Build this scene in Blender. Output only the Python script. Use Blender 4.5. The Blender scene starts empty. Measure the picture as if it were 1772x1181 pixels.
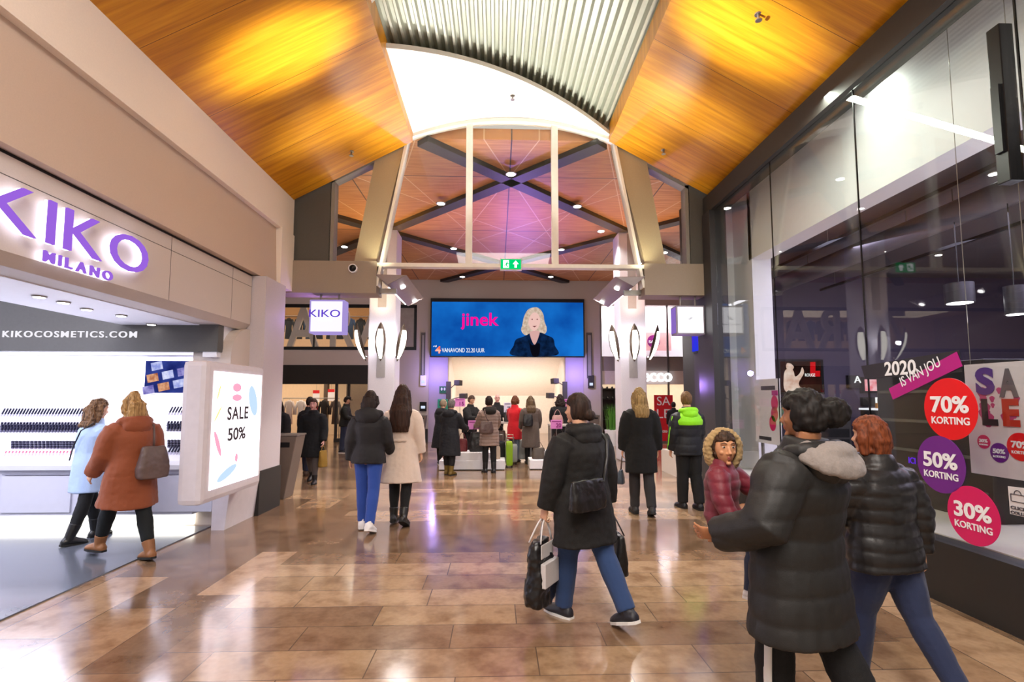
import bpy, bmesh, math, random
from mathutils import Vector, Matrix, noise
V = Vector
R = math.radians
random.seed(7)
scene = bpy.context.scene
COL = scene.collection

# ------------------------------------------------------------------ camera
CAM = V((0, 0, 1.65)); F = 900.0; YAW = R(1.9); PITCH = R(4.6); CX, CY = 890.0, 617.6
_f0 = V((math.sin(YAW), math.cos(YAW), 0)); RIGHT = V((math.cos(YAW), -math.sin(YAW), 0))
FWD = _f0 * math.cos(PITCH) + V((0, 0, 1)) * math.sin(PITCH)
UP = V((0, 0, 1)) * math.cos(PITCH) - _f0 * math.sin(PITCH)
cd = bpy.data.cameras.new('camera'); cam = bpy.data.objects.new('camera', cd); COL.objects.link(cam)
cd.sensor_width = 36; cd.lens = F / 1772 * 36
cd.shift_x = (886 - CX) / 1772; cd.shift_y = (CY - 590.5) / 1772
cd.clip_start = 0.05; cd.clip_end = 200
m3 = Matrix((RIGHT, UP, -FWD)).transposed()
cam.matrix_world = Matrix.Translation(CAM) @ m3.to_4x4()
scene.camera = cam

def ray(px, py): return FWD * F + RIGHT * (px - CX) + UP * (CY - py)
def gy(px, py, Y): r = ray(px, py); return CAM + r * (Y / r.y)
def gx(px, py, X): r = ray(px, py); return CAM + r * (X / r.x)
def gf(px, py, Z=0.0): r = ray(px, py); return CAM + r * ((Z - 1.65) / r.z)

# ------------------------------------------------------------------ world, exposure, large lights
w = bpy.data.worlds.new('World'); scene.world = w; w.use_nodes = True
w.node_tree.nodes['Background'].inputs[0].default_value = (1.0, 0.90, 0.82, 1)
w.node_tree.nodes['Background'].inputs[1].default_value = 0.36
scene.view_settings.view_transform = 'Standard'; scene.view_settings.look = 'None'
scene.view_settings.exposure = 0.78; scene.view_settings.gamma = 1.0
scene.view_settings.use_curve_mapping = False

def area(name, loc, target, sx, sy, watt, col):
    l = bpy.data.lights.new(name, 'AREA'); l.shape = 'RECTANGLE'; l.size = sx; l.size_y = sy
    l.energy = watt; l.color = col
    o = bpy.data.objects.new(name, l); COL.objects.link(o); o.location = loc
    o.rotation_euler = (V(target) - V(loc)).to_track_quat('-Z', 'Y').to_euler(); return o
def spot(name, loc, target, watt, col, ang=70, blend=0.8, rad=0.1):
    l = bpy.data.lights.new(name, 'SPOT'); l.energy = watt; l.color = col; l.spot_size = R(ang); l.spot_blend = blend
    l.shadow_soft_size = rad
    o = bpy.data.objects.new(name, l); COL.objects.link(o); o.location = loc
    o.rotation_euler = (V(target) - V(loc)).to_track_quat('-Z', 'Y').to_euler(); return o
def point(name, loc, watt, col, rad=0.08):
    l = bpy.data.lights.new(name, 'POINT'); l.energy = watt; l.color = col; l.shadow_soft_size = rad
    o = bpy.data.objects.new(name, l); COL.objects.link(o); o.location = loc; return o

WARM = (1.0, 0.80, 0.58); WHITE = (1.0, 0.93, 0.86); COOL = (0.86, 0.86, 1.0); PURPLE = (0.50, 0.16, 1.0)
area('corridor_fill', (0.2, -1.0, 6.0), (0.2, -0.4, 0), 3.0, 5.0, 330, WHITE)  # added overhead fill behind the view, no known lamp there



area('makeup_shop_light', (-6.2, 4.6, 3.2), (-6.2, 5.6, 0), 3.6, 3.6, 260, COOL)
area('perfume_shop_light', (7.5, 6.0, 3.9), (7.5, 6.5, 0), 5.0, 5.0, 260, (0.80, 0.72, 1.0))

# ------------------------------------------------------------------ materials
def srgb(h):
    h = h.lstrip('#'); c = [int(h[i:i + 2], 16) / 255 for i in (0, 2, 4)]
    return tuple(((x / 12.92) if x <= 0.04045 else ((x + 0.055) / 1.055) ** 2.4) for x in c)
MATS = {}
def mat(name, col, rough=0.6, metal=0.0, var=0.08, scale=12.0, bump=0.0, emit=0.0, sheen=0.0, coat=0.0, stretch=None):
    if name in MATS: return MATS[name]
    if isinstance(col, str): col = srgb(col)
    m = bpy.data.materials.new(name); m.use_nodes = True; nt = m.node_tree; n = nt.nodes; L = nt.links
    b = n['Principled BSDF']; b.inputs['Roughness'].default_value = rough; b.inputs['Metallic'].default_value = metal
    tc = n.new('ShaderNodeTexCoord'); nz = n.new('ShaderNodeTexNoise'); nz.inputs['Scale'].default_value = scale
    nz.inputs['Detail'].default_value = 3
    if stretch:
        mp = n.new('ShaderNodeMapping'); mp.inputs['Scale'].default_value = stretch
        L.new(tc.outputs['Object'], mp.inputs[0]); L.new(mp.outputs[0], nz.inputs['Vector'])
    else: L.new(tc.outputs['Object'], nz.inputs['Vector'])
    mx = n.new('ShaderNodeMix'); mx.data_type = 'RGBA'
    mx.inputs[6].default_value = (*[max(0, c * (1 - var)) for c in col], 1); mx.inputs[7].default_value = (*[min(1, c * (1 + var)) for c in col], 1)
    L.new(nz.outputs['Fac'], mx.inputs[0]); L.new(mx.outputs[2], b.inputs['Base Color'])
    if emit: b.inputs['Emission Strength'].default_value = emit; L.new(mx.outputs[2], b.inputs['Emission Color'])
    if sheen: b.inputs['Sheen Weight'].default_value = sheen
    if coat: b.inputs['Coat Weight'].default_value = coat; b.inputs['Coat Roughness'].default_value = 0.08
    if bump:
        bp = n.new('ShaderNodeBump'); bp.inputs['Strength'].default_value = bump; bp.inputs['Distance'].default_value = 0.01
        L.new(nz.outputs['Fac'], bp.inputs['Height']); L.new(bp.outputs[0], b.inputs['Normal'])
    MATS[name] = m; return m
def glow(name, col, strength=1.0, col2=None, scale=2.0):
    """a surface that gives off light: lamp, lit sign or screen"""
    if name in MATS: return MATS[name]
    if isinstance(col, str): col = srgb(col)
    if strength <= 1.35: strength *= 2 ** -scene.view_settings.exposure   # screens keep the colours of their picture
    m = bpy.data.materials.new(name); m.use_nodes = True; nt = m.node_tree; n = nt.nodes; L = nt.links
    n.remove(n['Principled BSDF']); e = n.new('ShaderNodeEmission'); e.inputs[1].default_value = strength
    e.inputs[0].default_value = (*col, 1)
    if col2:
        if isinstance(col2, str): col2 = srgb(col2)
        tc = n.new('ShaderNodeTexCoord'); nz = n.new('ShaderNodeTexNoise'); nz.inputs['Scale'].default_value = scale; nz.inputs['Detail'].default_value = 4
        rp = n.new('ShaderNodeValToRGB'); rp.color_ramp.elements[0].position = 0.35; rp.color_ramp.elements[1].position = 0.68
        rp.color_ramp.elements[0].color = (*col, 1); rp.color_ramp.elements[1].color = (*col2, 1)
        L.new(tc.outputs['Object'], nz.inputs['Vector']); L.new(nz.outputs['Fac'], rp.inputs[0]); L.new(rp.outputs[0], e.inputs[0])
    L.new(e.outputs[0], n['Material Output'].inputs[0]); MATS[name] = m; return m
def glass(name, tint=(1, 1, 1), ior=1.5, rough=0.0, gain=1.0):
    if name in MATS: return MATS[name]
    m = bpy.data.materials.new(name); m.use_nodes = True; nt = m.node_tree; n = nt.nodes; L = nt.links
    n.remove(n['Principled BSDF'])
    t = n.new('ShaderNodeBsdfTransparent'); t.inputs[0].default_value = (*tint, 1)
    g = n.new('ShaderNodeBsdfGlossy'); g.inputs['Roughness'].default_value = rough
    lw = n.new('ShaderNodeLayerWeight'); lw.inputs[0].default_value = 0.5
    p5 = n.new('ShaderNodeMath'); p5.operation = 'POWER'; p5.inputs[1].default_value = 5.0; L.new(lw.outputs['Facing'], p5.inputs[0])
    mu = n.new('ShaderNodeMath'); mu.operation = 'MULTIPLY_ADD'; mu.inputs[1].default_value = 0.95 * gain; mu.inputs[2].default_value = 0.045 * gain; mu.use_clamp = True
    L.new(p5.outputs[0], mu.inputs[0])
    mx = n.new('ShaderNodeMixShader'); L.new(mu.outputs[0], mx.inputs[0]); L.new(t.outputs[0], mx.inputs[1]); L.new(g.outputs[0], mx.inputs[2])
    L.new(mx.outputs[0], n['Material Output'].inputs[0]); MATS[name] = m; return m

class NT:
    """small node-tree helper"""
    def __init__(s, name):
        s.m = bpy.data.materials.new(name); s.m.use_nodes = True; s.n = s.m.node_tree.nodes; s.L = s.m.node_tree.links; s.b = s.n['Principled BSDF']
        tc = s.n.new('ShaderNodeTexCoord'); s.obj = tc.outputs['Object']
        sp = s.n.new('ShaderNodeSeparateXYZ'); s.L.new(s.obj, sp.inputs[0]); s.x, s.y, s.z = sp.outputs
        MATS[name] = s.m
    def put(s, i, v):
        if hasattr(v, 'is_linked'): s.L.new(v, i)
        else: i.default_value = v
    def math(s, op, a, b=0.0, c=0.0):
        q = s.n.new('ShaderNodeMath'); q.operation = op
        for i, v in enumerate((a, b, c)): s.put(q.inputs[i], v)
        return q.outputs[0]
    def vec(s, x, y, z):
        q = s.n.new('ShaderNodeCombineXYZ')
        for i, v in enumerate((x, y, z)): s.put(q.inputs[i], v)
        return q.outputs[0]
    def noise(s, vec, scale, detail=3):
        q = s.n.new('ShaderNodeTexNoise'); q.inputs['Scale'].default_value = scale; q.inputs['Detail'].default_value = detail
        s.L.new(vec, q.inputs['Vector']); return q.outputs['Fac']
    def rand(s, vec):
        q = s.n.new('ShaderNodeTexWhiteNoise'); q.noise_dimensions = '3D'; s.L.new(vec, q.inputs['Vector']); return q.outputs['Value']
    def mix(s, f, a, b, mode='MIX'):
        q = s.n.new('ShaderNodeMix'); q.data_type = 'RGBA'; q.blend_type = mode
        s.put(q.inputs[0], f)
        for i, v in ((6, a), (7, b)): s.put(q.inputs[i], v if hasattr(v, 'is_linked') else (*v, 1))
        return q.outputs[2]
    def ramp(s, f, stops):
        q = s.n.new('ShaderNodeValToRGB'); e = q.color_ramp.elements
        while len(e) < len(stops): e.new(0.5)
        for k, (p, c) in enumerate(stops): e[k].position = p; e[k].color = (*c, 1)
        s.L.new(f, q.inputs[0]); return q.outputs[0]

def floor_material():
    t = NT('stone_floor')
    def tiles(u, v, bw, rh, key):
        """u along the slabs, v across the courses"""
        row = t.math('FLOOR', t.math('DIVIDE', v, rh))
        off = t.rand(t.vec(row, key, 3.3)); uu = t.math('ADD', t.math('DIVIDE', u, bw), off); colm = t.math('FLOOR', uu)
        slab = t.rand(t.vec(row, colm, key)); rowt = t.rand(t.vec(row, key, 7.7))
        fv = t.math('FRACT', t.math('DIVIDE', v, rh)); fu = t.math('FRACT', uu)
        j = t.math('MINIMUM', t.math('MULTIPLY', t.math('MINIMUM', fv, t.math('SUBTRACT', 1, fv)), rh),
                   t.math('MULTIPLY', t.math('MINIMUM', fu, t.math('SUBTRACT', 1, fu)), bw))
        return slab, rowt, t.math('LESS_THAN', j, 0.0038)
    s1, r1, j1 = tiles(t.x, t.y, 1.05, 0.36, 1.0)
    s2, r2, j2 = tiles(t.y, t.x, 1.25, 0.505, 2.0)
    side = t.math('MAXIMUM', t.math('LESS_THAN', t.x, -2.15), t.math('GREATER_THAN', t.x, 2.75))
    inhall = t.math('GREATER_THAN', t.y, 9.2); side = t.math('MULTIPLY', side, t.math('SUBTRACT', 1, inhall))
    def sel(a, b): q = t.n.new('ShaderNodeMix'); t.put(q.inputs[0], side); t.put(q.inputs[2], a); t.put(q.inputs[3], b); return q.outputs[0]
    slab, row, joint = sel(s1, s2), sel(r1, s2), sel(j1, j2)
    tone = t.math('ADD', t.math('MULTIPLY', row, 0.62), t.math('MULTIPLY', slab, 0.38))
    base = t.ramp(tone, [(0.15, srgb('#7d634c')), (0.42, srgb('#907258')), (0.6, srgb('#a68868')), (0.9, srgb('#b6977a'))])
    nz = t.noise(t.obj, 5.0, 6); nz2 = t.noise(t.obj, 26.0, 5)
    mott = t.ramp(nz, [(0.32, (0.52, 0.44, 0.38)), (0.55, (1, 1, 1)), (0.8, (1.0, 0.95, 0.86))])
    c = t.mix(0.75, base, mott, 'MULTIPLY'); c = t.mix(0.25, c, t.ramp(nz2, [(0.35, (0.55, 0.5, 0.45)), (0.6, (1, 1, 1))]), 'MULTIPLY')
    c = t.mix(joint, c, srgb('#5f4c3c')); t.L.new(c, t.b.inputs['Base Color'])
    rg = t.math('ADD', 0.09, t.math('MULTIPLY', nz, 0.14)); t.L.new(rg, t.b.inputs['Roughness'])
    t.b.inputs['Specular IOR Level'].default_value = 0.6
    t.b.inputs['Coat Weight'].default_value = 0.35; t.b.inputs['Coat Roughness'].default_value = 0.12
    return t.m
def wood_material():
    t = NT('orange_wood')
    g = t.noise(t.vec(t.math('MULTIPLY', t.x, 0.55), t.math('MULTIPLY', t.y, 9.0), t.math('MULTIPLY', t.z, 0.55)), 1.6, 6)
    g2 = t.noise(t.vec(t.math('MULTIPLY', t.x, 1.5), t.math('MULTIPLY', t.y, 70.0), t.math('MULTIPLY', t.z, 1.5)), 1.0, 3)
    board = t.rand(t.vec(t.math('FLOOR', t.math('DIVIDE', t.y, 1.22)), 1.0, 2.0))
    c = t.ramp(t.math('ADD', t.math('MULTIPLY', g, 0.75), t.math('MULTIPLY', g2, 0.25)), [(0.3, srgb('#b5700c')), (0.5, srgb('#d48f14')), (0.72, srgb('#eaa924'))])
    c = t.mix(0.25, c, t.ramp(board, [(0.0, (0.75, 0.7, 0.62)), (1.0, (1, 1, 1))]), 'MULTIPLY')
    fr = t.math('FRACT', t.math('DIVIDE', t.y, 1.22)); seam = t.math('LESS_THAN', fr, 0.006)
    c = t.mix(seam, c, srgb('#6a3c08')); t.L.new(c, t.b.inputs['Base Color'])
    t.b.inputs['Roughness'].default_value = 0.34; t.b.inputs['Specular IOR Level'].default_value = 0.55
    return t.m
def hall_ceiling_material():
    t = NT('hall_ceiling_wood')
    u = t.math('DIVIDE', t.math('SUBTRACT', t.x, 0.25), 3.3); v = t.math('DIVIDE', t.math('SUBTRACT', t.y, 10.5), 3.5)
    def line(e, wd): f = t.math('ABSOLUTE', t.math('SUBTRACT', t.math('FRACT', e), 0.5)); return t.math('GREATER_THAN', f, 0.5 - wd)
    l = t.math('MAXIMUM', line(t.math('ADD', u, v), 0.006), line(t.math('SUBTRACT', u, v), 0.006))
    d = t.math('MAXIMUM', line(u, 0.004), line(v, 0.004))
    l2 = t.math('MAXIMUM', line(t.math('ADD', t.math('MULTIPLY', u, 1.5), t.math('MULTIPLY', v, 0.5)), 0.005), line(t.math('SUBTRACT', t.math('MULTIPLY', u, 1.5), t.math('MULTIPLY', v, 0.5)), 0.005))
    g = t.noise(t.vec(t.math('MULTIPLY', t.x, 1.2), t.math('MULTIPLY', t.y, 14), 0.0), 1.2, 4)
    c = t.ramp(g, [(0.3, srgb('#b8723a')), (0.7, srgb('#dc9c5c'))])
    tri = t.rand(t.vec(t.math('FLOOR', t.math('ADD', u, v)), t.math('FLOOR', t.math('SUBTRACT', u, v)), t.math('FLOOR', u)))
    c = t.mix(0.4, c, t.ramp(tri, [(0, (0.62, 0.6, 0.6)), (1, (1, 1, 1))]), 'MULTIPLY')
    c = t.mix(t.math('MAXIMUM', l, l2), c, srgb('#e2bb90')); c = t.mix(d, c, srgb('#4a3020'))
    t.L.new(c, t.b.inputs['Base Color']); t.b.inputs['Roughness'].default_value = 0.5
    return t.m

M_FLOOR = floor_material(); M_WOOD = wood_material(); M_HALLC = hall_ceiling_material()
M_WHITE = mat('white_plaster', '#e9e2da', 0.7, bump=0.05, scale=60)
M_PANEL = mat('cream_panel', '#f2e7db', 0.65, bump=0.04, scale=80, var=0.05)
M_BEIGE = mat('beige_panel', '#cbb6a5', 0.7, bump=0.05, scale=90, var=0.06)
M_SIGNB = mat('sign_band_panel', '#cdc1b8', 0.6, bump=0.03, scale=90, var=0.05)
M_SHOPW = mat('shop_white', '#eeeef4', 0.45, var=0.03)
M_SHOPG = mat('shop_pale_grey', '#c9c9d6', 0.5, var=0.03)
M_DARK = mat('charcoal_panel', '#2a2725', 0.6, var=0.1)
M_DGREY = mat('dark_grey_panel', '#55524c', 0.7, var=0.1, scale=30)
M_BLACK = mat('black_metal', '#151517', 0.35, metal=0.4)
M_STEEL = mat('brushed_steel', '#9a948e', 0.35, metal=0.85, scale=40)
M_LEG = mat('portal_leg_paint', '#b0a184', 0.6, scale=50, bump=0.03)
M_GWALL = mat('hall_grey_wall', '#bbb0a7', 0.7, scale=70, bump=0.05, var=0.06)
M_DFLOOR = mat('shop_floor_grey', '#5c616b', 0.22, coat=0.3, var=0.12, scale=6)
M_GLASS = glass('window_glass', (0.97, 0.98, 0.97), 1.45, 0.0, 0.6)
M_SHOPGLASS = glass('shopfront_glass', (0.94, 0.96, 0.95), 1.5, 0.0, 0.8)

# ------------------------------------------------------------------ mesh helpers
class MB:
    def __init__(s): s.v = []; s.f = []; s.mi = []; s.cur = 0
    def add(s, vs, fs):
        o = len(s.v); s.v += [V(p) for p in vs]; s.f += [tuple(i + o for i in f) for f in fs]; s.mi += [s.cur] * len(fs); return s
    def box(s, lo, hi):
        (a, b, c), (d, e, f) = lo, hi
        a, d = min(a, d), max(a, d); b, e = min(b, e), max(b, e); c, f = min(c, f), max(c, f)
        return s.add([(a, b, c), (d, b, c), (d, e, c), (a, e, c), (a, b, f), (d, b, f), (d, e, f), (a, e, f)],
                     [(0, 3, 2, 1), (4, 5, 6, 7), (0, 1, 5, 4), (1, 2, 6, 5), (2, 3, 7, 6), (3, 0, 4, 7)])
    def obox(s, c, ax, ay, az):
        """box from centre and three half-axis vectors"""
        c, ax, ay, az = V(c), V(ax), V(ay), V(az); vs = []
        for k in (-1, 1):
            for i, j in ((-1, -1), (1, -1), (1, 1), (-1, 1)): vs.append(c + ax * i + ay * j + az * k)
        return s.add(vs, [(0, 3, 2, 1), (4, 5, 6, 7), (0, 1, 5, 4), (1, 2, 6, 5), (2, 3, 7, 6), (3, 0, 4, 7)])
    def prism(s, poly, d):
        """planar polygon (3D points) swept along vector d"""
        n = len(poly); P = [V(p) for p in poly]; d = V(d)
        fs = [tuple(range(n - 1, -1, -1)), tuple(range(n, 2 * n))] + [(i, (i + 1) % n, n + (i + 1) % n, n + i) for i in range(n)]
        return s.add(P + [p + d for p in P], fs)
    def rings(s, rings, cap=True, closed=True):
        n = len(rings[0]); o = [p for r in rings for p in r]; fs = []
        for k in range(len(rings) - 1):
            for i in range(n if closed else n - 1):
                j = (i + 1) % n; fs.append((k * n + i, k * n + j, (k + 1) * n + j, (k + 1) * n + i))
        if cap and closed:
            fs.append(tuple(range(n - 1, -1, -1))); b = (len(rings) - 1) * n; fs.append(tuple(range(b, b + n)))
        return s.add(o, fs)
    def tube(s, pts, rad, n=10, side=None):
        """rad: r or (rx, ry) per point; side: x axis of the section"""
        pts = [V(p) for p in pts]; out = []; prev = None
        if not isinstance(rad, (list,)): rad = [rad] * len(pts)
        for i, p in enumerate(pts):
            t = (pts[min(i + 1, len(pts) - 1)] - pts[max(i - 1, 0)]).normalized()
            if side is not None: x = V(side)
            elif prev is not None: x = prev
            else: x = V((1, 0, 0)) if abs(t.x) < 0.8 else V((0, 1, 0))
            x = (x - t * x.dot(t)).normalized(); y = t.cross(x); prev = x
            r = rad[i]; rx, ry = (r, r) if not isinstance(r, tuple) else r
            out.append([p + x * (rx * math.cos(a)) + y * (ry * math.sin(a)) for a in [2 * math.pi * k / n for k in range(n)]])
        return s.rings(out)
    def ball(s, c, r, n=14, m=9, rot=None):
        rx, ry, rz = (r, r, r) if not isinstance(r, tuple) else r; c = V(c); rr = []
        for k in range(m + 1):
            ph = math.pi * (0.02 + 0.96 * k / m) - math.pi / 2
            q = [V((rx * math.cos(ph) * math.cos(a), ry * math.cos(ph) * math.sin(a), rz * math.sin(ph))) for a in [2 * math.pi * i / n for i in range(n)]]
            rr.append([c + (rot @ p if rot else p) for p in q])
        return s.rings(rr)
    def cyl(s, c, r, h, n=24, axis=(0, 0, 1), r2=None):
        a = V(axis).normalized(); return s.tube([V(c), V(c) + a * h], [r, r if r2 is None else r2], n)
    def text(s, string, o, right, up, w=None, h=None, depth=0.004, bold=0.0, track=1.0, center=False):
        """lettering whose lower-left corner (or centre) is o, fitted to width w and/or height h"""
        vs, fs = text_mesh(string, bold, track)
        x0 = min(v[0] for v in vs); x1 = max(v[0] for v in vs); y0 = min(v[1] for v in vs); y1 = max(v[1] for v in vs)
        sx = w / (x1 - x0) if w else None; sy = h / (y1 - y0) if h else None
        sx = sx or sy; sy = sy or sx
        right = V(right).normalized(); up = V(up).normalized(); nn = right.cross(up); o = V(o)
        if center: o = o - right * ((x1 - x0) * sx / 2) - up * ((y1 - y0) * sy / 2)
        s.add([o + right * ((a - x0) * sx) + up * ((b - y0) * sy) + nn * (depth * (0.5 + c)) for a, b, c in vs], fs)
        return (x1 - x0) * sx
    def build(s, name, mats, parent=None, smooth=False, bevel=0.0):
        me = bpy.data.meshes.new(name)
        base = V(parent.get('_b', (0, 0, 0))) if parent else V((0, 0, 0))
        me.from_pydata([tuple(p - base) for p in s.v], [], s.f); me.update()
        if not isinstance(mats, (list, tuple)): mats = [mats]
        for m in mats: me.materials.append(m)
        if len(mats) > 1: me.polygons.foreach_set('material_index', s.mi)
        bm = bmesh.new(); bm.from_mesh(me); bmesh.ops.recalc_face_normals(bm, faces=bm.faces)
        if bevel: bmesh.ops.bevel(bm, geom=[e for e in bm.edges if len(e.link_faces) == 2 and e.calc_face_angle(0) > 0.5], offset=bevel, segments=2, affect='EDGES', profile=0.6)
        bm.to_mesh(me); bm.free()
        if smooth: me.polygons.foreach_set('use_smooth', [True] * len(me.polygons)); 
        if smooth == 'auto':
            me.set_sharp_from_angle(angle=R(35))
        o = bpy.data.objects.new(name, me); COL.objects.link(o)
        if parent: o.parent = parent; o['_b'] = tuple(base)
        return o
_TXT = {}
def text_mesh(string, bold, track):
    k = (string, bold, track)
    if k in _TXT: return _TXT[k]
    c = bpy.data.curves.new('lettering', 'FONT'); c.body = string; c.size = 1; c.extrude = 0.5; c.offset = bold; c.space_character = track; c.resolution_u = 4
    o = bpy.data.objects.new('lettering', c); COL.objects.link(o)
    dg = bpy.context.evaluated_depsgraph_get(); me = bpy.data.meshes.new_from_object(o.evaluated_get(dg))
    _TXT[k] = ([tuple(v.co) for v in me.vertices], [tuple(p.vertices) for p in me.polygons])
    bpy.data.objects.remove(o); bpy.data.curves.remove(c); bpy.data.meshes.remove(me); return _TXT[k]

def tag(o, label=None, cat=None, group=None, kind=None):
    if label: o['label'] = label
    if cat: o['category'] = cat
    if group: o['group'] = group
    if kind: o['kind'] = kind
    return o
def thing(name, label, cat, loc, group=None):
    o = bpy.data.objects.new(name, None); COL.objects.link(o); o.location = loc; o['_b'] = tuple(loc); o.empty_display_size = 0.1
    return tag(o, label, cat, group)
def struct(name, mb, m, parent=None, label=None, **k):
    o = mb.build(name, m, parent, **k)
    if parent is None: tag(o, label, None, None, 'structure')
    return o
def box(lo, hi): return MB().box(lo, hi)
def copy_tree(o, loc, label=None, group=None, rotz=None, parts=True):
    c = o.copy(); COL.objects.link(c); c.location = loc
    if rotz is not None: c.rotation_euler = (0, 0, rotz)
    if label: c['label'] = label
    if group: c['group'] = group
    for ch in (o.children if parts else []):
        d = ch.copy(); COL.objects.link(d); d.parent = c
        for g in ch.children: e = g.copy(); COL.objects.link(e); e.parent = d
    return c
X3, Y3, Z3 = V((1, 0, 0)), V((0, 1, 0)), V((0, 0, 1))

# ================================================================== SETTING
YB = -4.0
struct('floor', box((-14, YB, -0.2), (16, 27, 0)), M_FLOOR)
struct('floor', box((-9.0, YB, 0.0), (-3.68, 6.98, 0.012)), M_DFLOOR)
struct('floor', box((3.78, YB, 0.0), (14.0, 11.98, 0.5)), mat('perfume_shop_floor', '#d9d2c8', 0.3, var=0.04))
# left wall: lit top strip, beige fascia, sign band with the shop front opening under it
mb = MB(); mb.prism([(-3.62, YB, 4.38), (-3.62, YB, 5.6), (-3.46, YB, 5.6), (-3.46, YB, 4.38)], (0, 12.75, 0)); struct('wall_left', mb, M_PANEL)
mb = MB(); mb.prism([(-3.75, YB, 3.46), (-3.75, YB, 4.38), (-3.54, YB, 4.38), (-3.50, YB, 3.46)], (0, 12.4, 0)); fas = struct('wall_left', mb, M_BEIGE)
struct('trim_1', box((-3.7, YB, 3.425), (-3.60, 8.4, 3.46)), M_BLACK)
mb = MB()   # sign band with a chamfered lower lip
mb.prism([(-3.95, YB, 2.70), (-3.95, YB, 3.425), (-3.58, YB, 3.425), (-3.58, YB, 2.72), (-3.66, YB, 2.63), (-3.95, YB, 2.63)], (0, 11.6, 0))
band = struct('wall_left', mb, M_SIGNB)
mb = MB()
for y in (5.72, 7.05): mb.box((-3.583, y, 2.72), (-3.5785, y + 0.006, 3.42))
mb.box((-3.583, YB, 3.27), (-3.5785, 7.6, 3.276)); mb.build('panel_joint', M_DGREY, band)
# rounded portal post at the end of the shop front and the pilaster beyond it
mb = MB(); pts = []
for k in range(9):
    a = math.pi / 2 * k / 8; pts.append((-3.58, 7.1 + 0.42 - 0.42 * math.sin(a) , 2.63 - 0.42 + 0.42 * math.cos(a)))
mb.prism([(-3.58, 7.62, 0), (-3.58, 7.62, 2.64), (-3.58, 7.52, 2.64)] + [(-3.58, 7.52 - 0.42 * math.sin(math.pi / 2 * k / 8) + 0.0, 2.2 + 0.43 * math.cos(math.pi / 2 * k / 8)) for k in range(1, 9)] + [(-3.58, 7.10, 0)], (-0.5, 0, 0))
struct('wall_left', mb, M_SIGNB)
struct('trim_2', box((-3.9, 7.62, 0.62), (-3.38, 8.32, 3.44)), mat('violet_lit_grey', '#c9c0c4', 0.6, bump=0.04, scale=80))  # violet light is mixed into the pilaster's grey
struct('trim_3', box((-3.92, 7.60, 0), (-3.36, 8.34, 0.62)), M_DARK)
struct('trim_4', box((-3.75, 8.25, 3.44), (-3.44, 8.75, 4.4)), M_PANEL)
# shop ceiling strip, dark bulkhead, lit back wall of the makeup shop
struct('ceiling', box((-4.95, YB, 2.62), (-3.95, 7.0, 2.74)), M_SHOPW)
struct('ceiling', box((-9.0, YB, 3.3), (-4.95, 8.4, 3.42)), M_SHOPW)
struct('wall_back', box((-9.0, 6.98, 2.27), (-3.70, 7.12, 3.3)), mat('bulkhead_grey', '#5b5a58', 0.75, scale=30))
struct('wall_back', box((-9.0, 7.62, 0), (-3.9, 7.78, 2.5)), M_SHOPW)
struct('wall_left', box((-9.1, YB, 0), (-9.0, 8.4, 3.4)), M_SHOPW)
struct('trim_5', box((-3.9, 7.0, 2.2), (-3.72, 7.62, 2.64)), M_SHOPW)
struct('trim_6', box((-9.0, 7.12, 2.27), (-3.9, 7.62, 2.31)), M_SHOPW)
area('shelf_cove_light', (-6.4, 7.40, 2.25), (-6.4, 7.42, 0), 5.0, 0.25, 55, COOL)

# wooden ceiling wings and their inner fascias
def wing(xo, zo, xi, zi):
    mb = MB(); s = 1 if xi > xo else -1
    mb.prism([(xo, YB, zo), (xi, YB, zi), (xi, YB, zi + 0.30), (xi - s * 0.04, YB, zi + 0.30), (xi - s * 0.04, YB, zi + 0.06), (xo, YB, zo + 0.06)], (0, 12.72, 0))
    return struct('ceiling', mb, M_WOOD)
wing(-3.55, 4.97, -1.47, 6.08); wing(3.85, 5.10, 1.95, 6.14)
# white arched soffit at the gable and a second one nearer, corrugated deck between
AX0, AX1 = -1.62, 2.10
def arch_z(x, base=6.18, rise=0.36): u = (x - 0.24) / 1.80; return base + rise * (1 - u * u)
def soffit(yfun0, yfun1, x0, x1, dz, th=0.07, n=24):
    mb = MB(); rr = []
    for k in range(n + 1):
        x = x0 + (x1 - x0) * k / n; z = arch_z(x) + dz; a, b = yfun0(x), yfun1(x)
        rr.append([V((x, a, z)), V((x, b, z)), V((x, b, z + th)), V((x, a, z + th))])
    return mb.rings(rr)
e1 = lambda x: 6.55 + (x + 1.45) * (2.12 / 3.4); e2 = lambda x: 5.75 - (x + 1.45) * 0.75
struct('ceiling', soffit(e1, lambda x: 8.84, AX0, AX1, 0.03), mat('white_soffit', '#f4f0e8', 0.6))
struct('ceiling', soffit(lambda x: YB, e2, AX0, AX1, 0.03), MATS['white_soffit'])
mb = MB(); pr = []; NC = 34   # corrugated deck, one profile swept along the mall
for k in range(NC):
    x = AX0 + (AX1 - AX0) * k / NC; p = (AX1 - AX0) / NC
    for fx, dz in ((0, 0), (0.30, 0), (0.45, 0.075), (0.85, 0.075)): pr.append((x + fx * p, arch_z(x) + 0.22 + dz))
mb.rings([[V((x, YB, z)) for x, z in pr], [V((x, 9.0, z)) for x, z in pr]], cap=False, closed=False)
struct('ceiling', mb, mat('pale_steel_deck', '#b9bdae', 0.42, metal=0.35))

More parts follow.
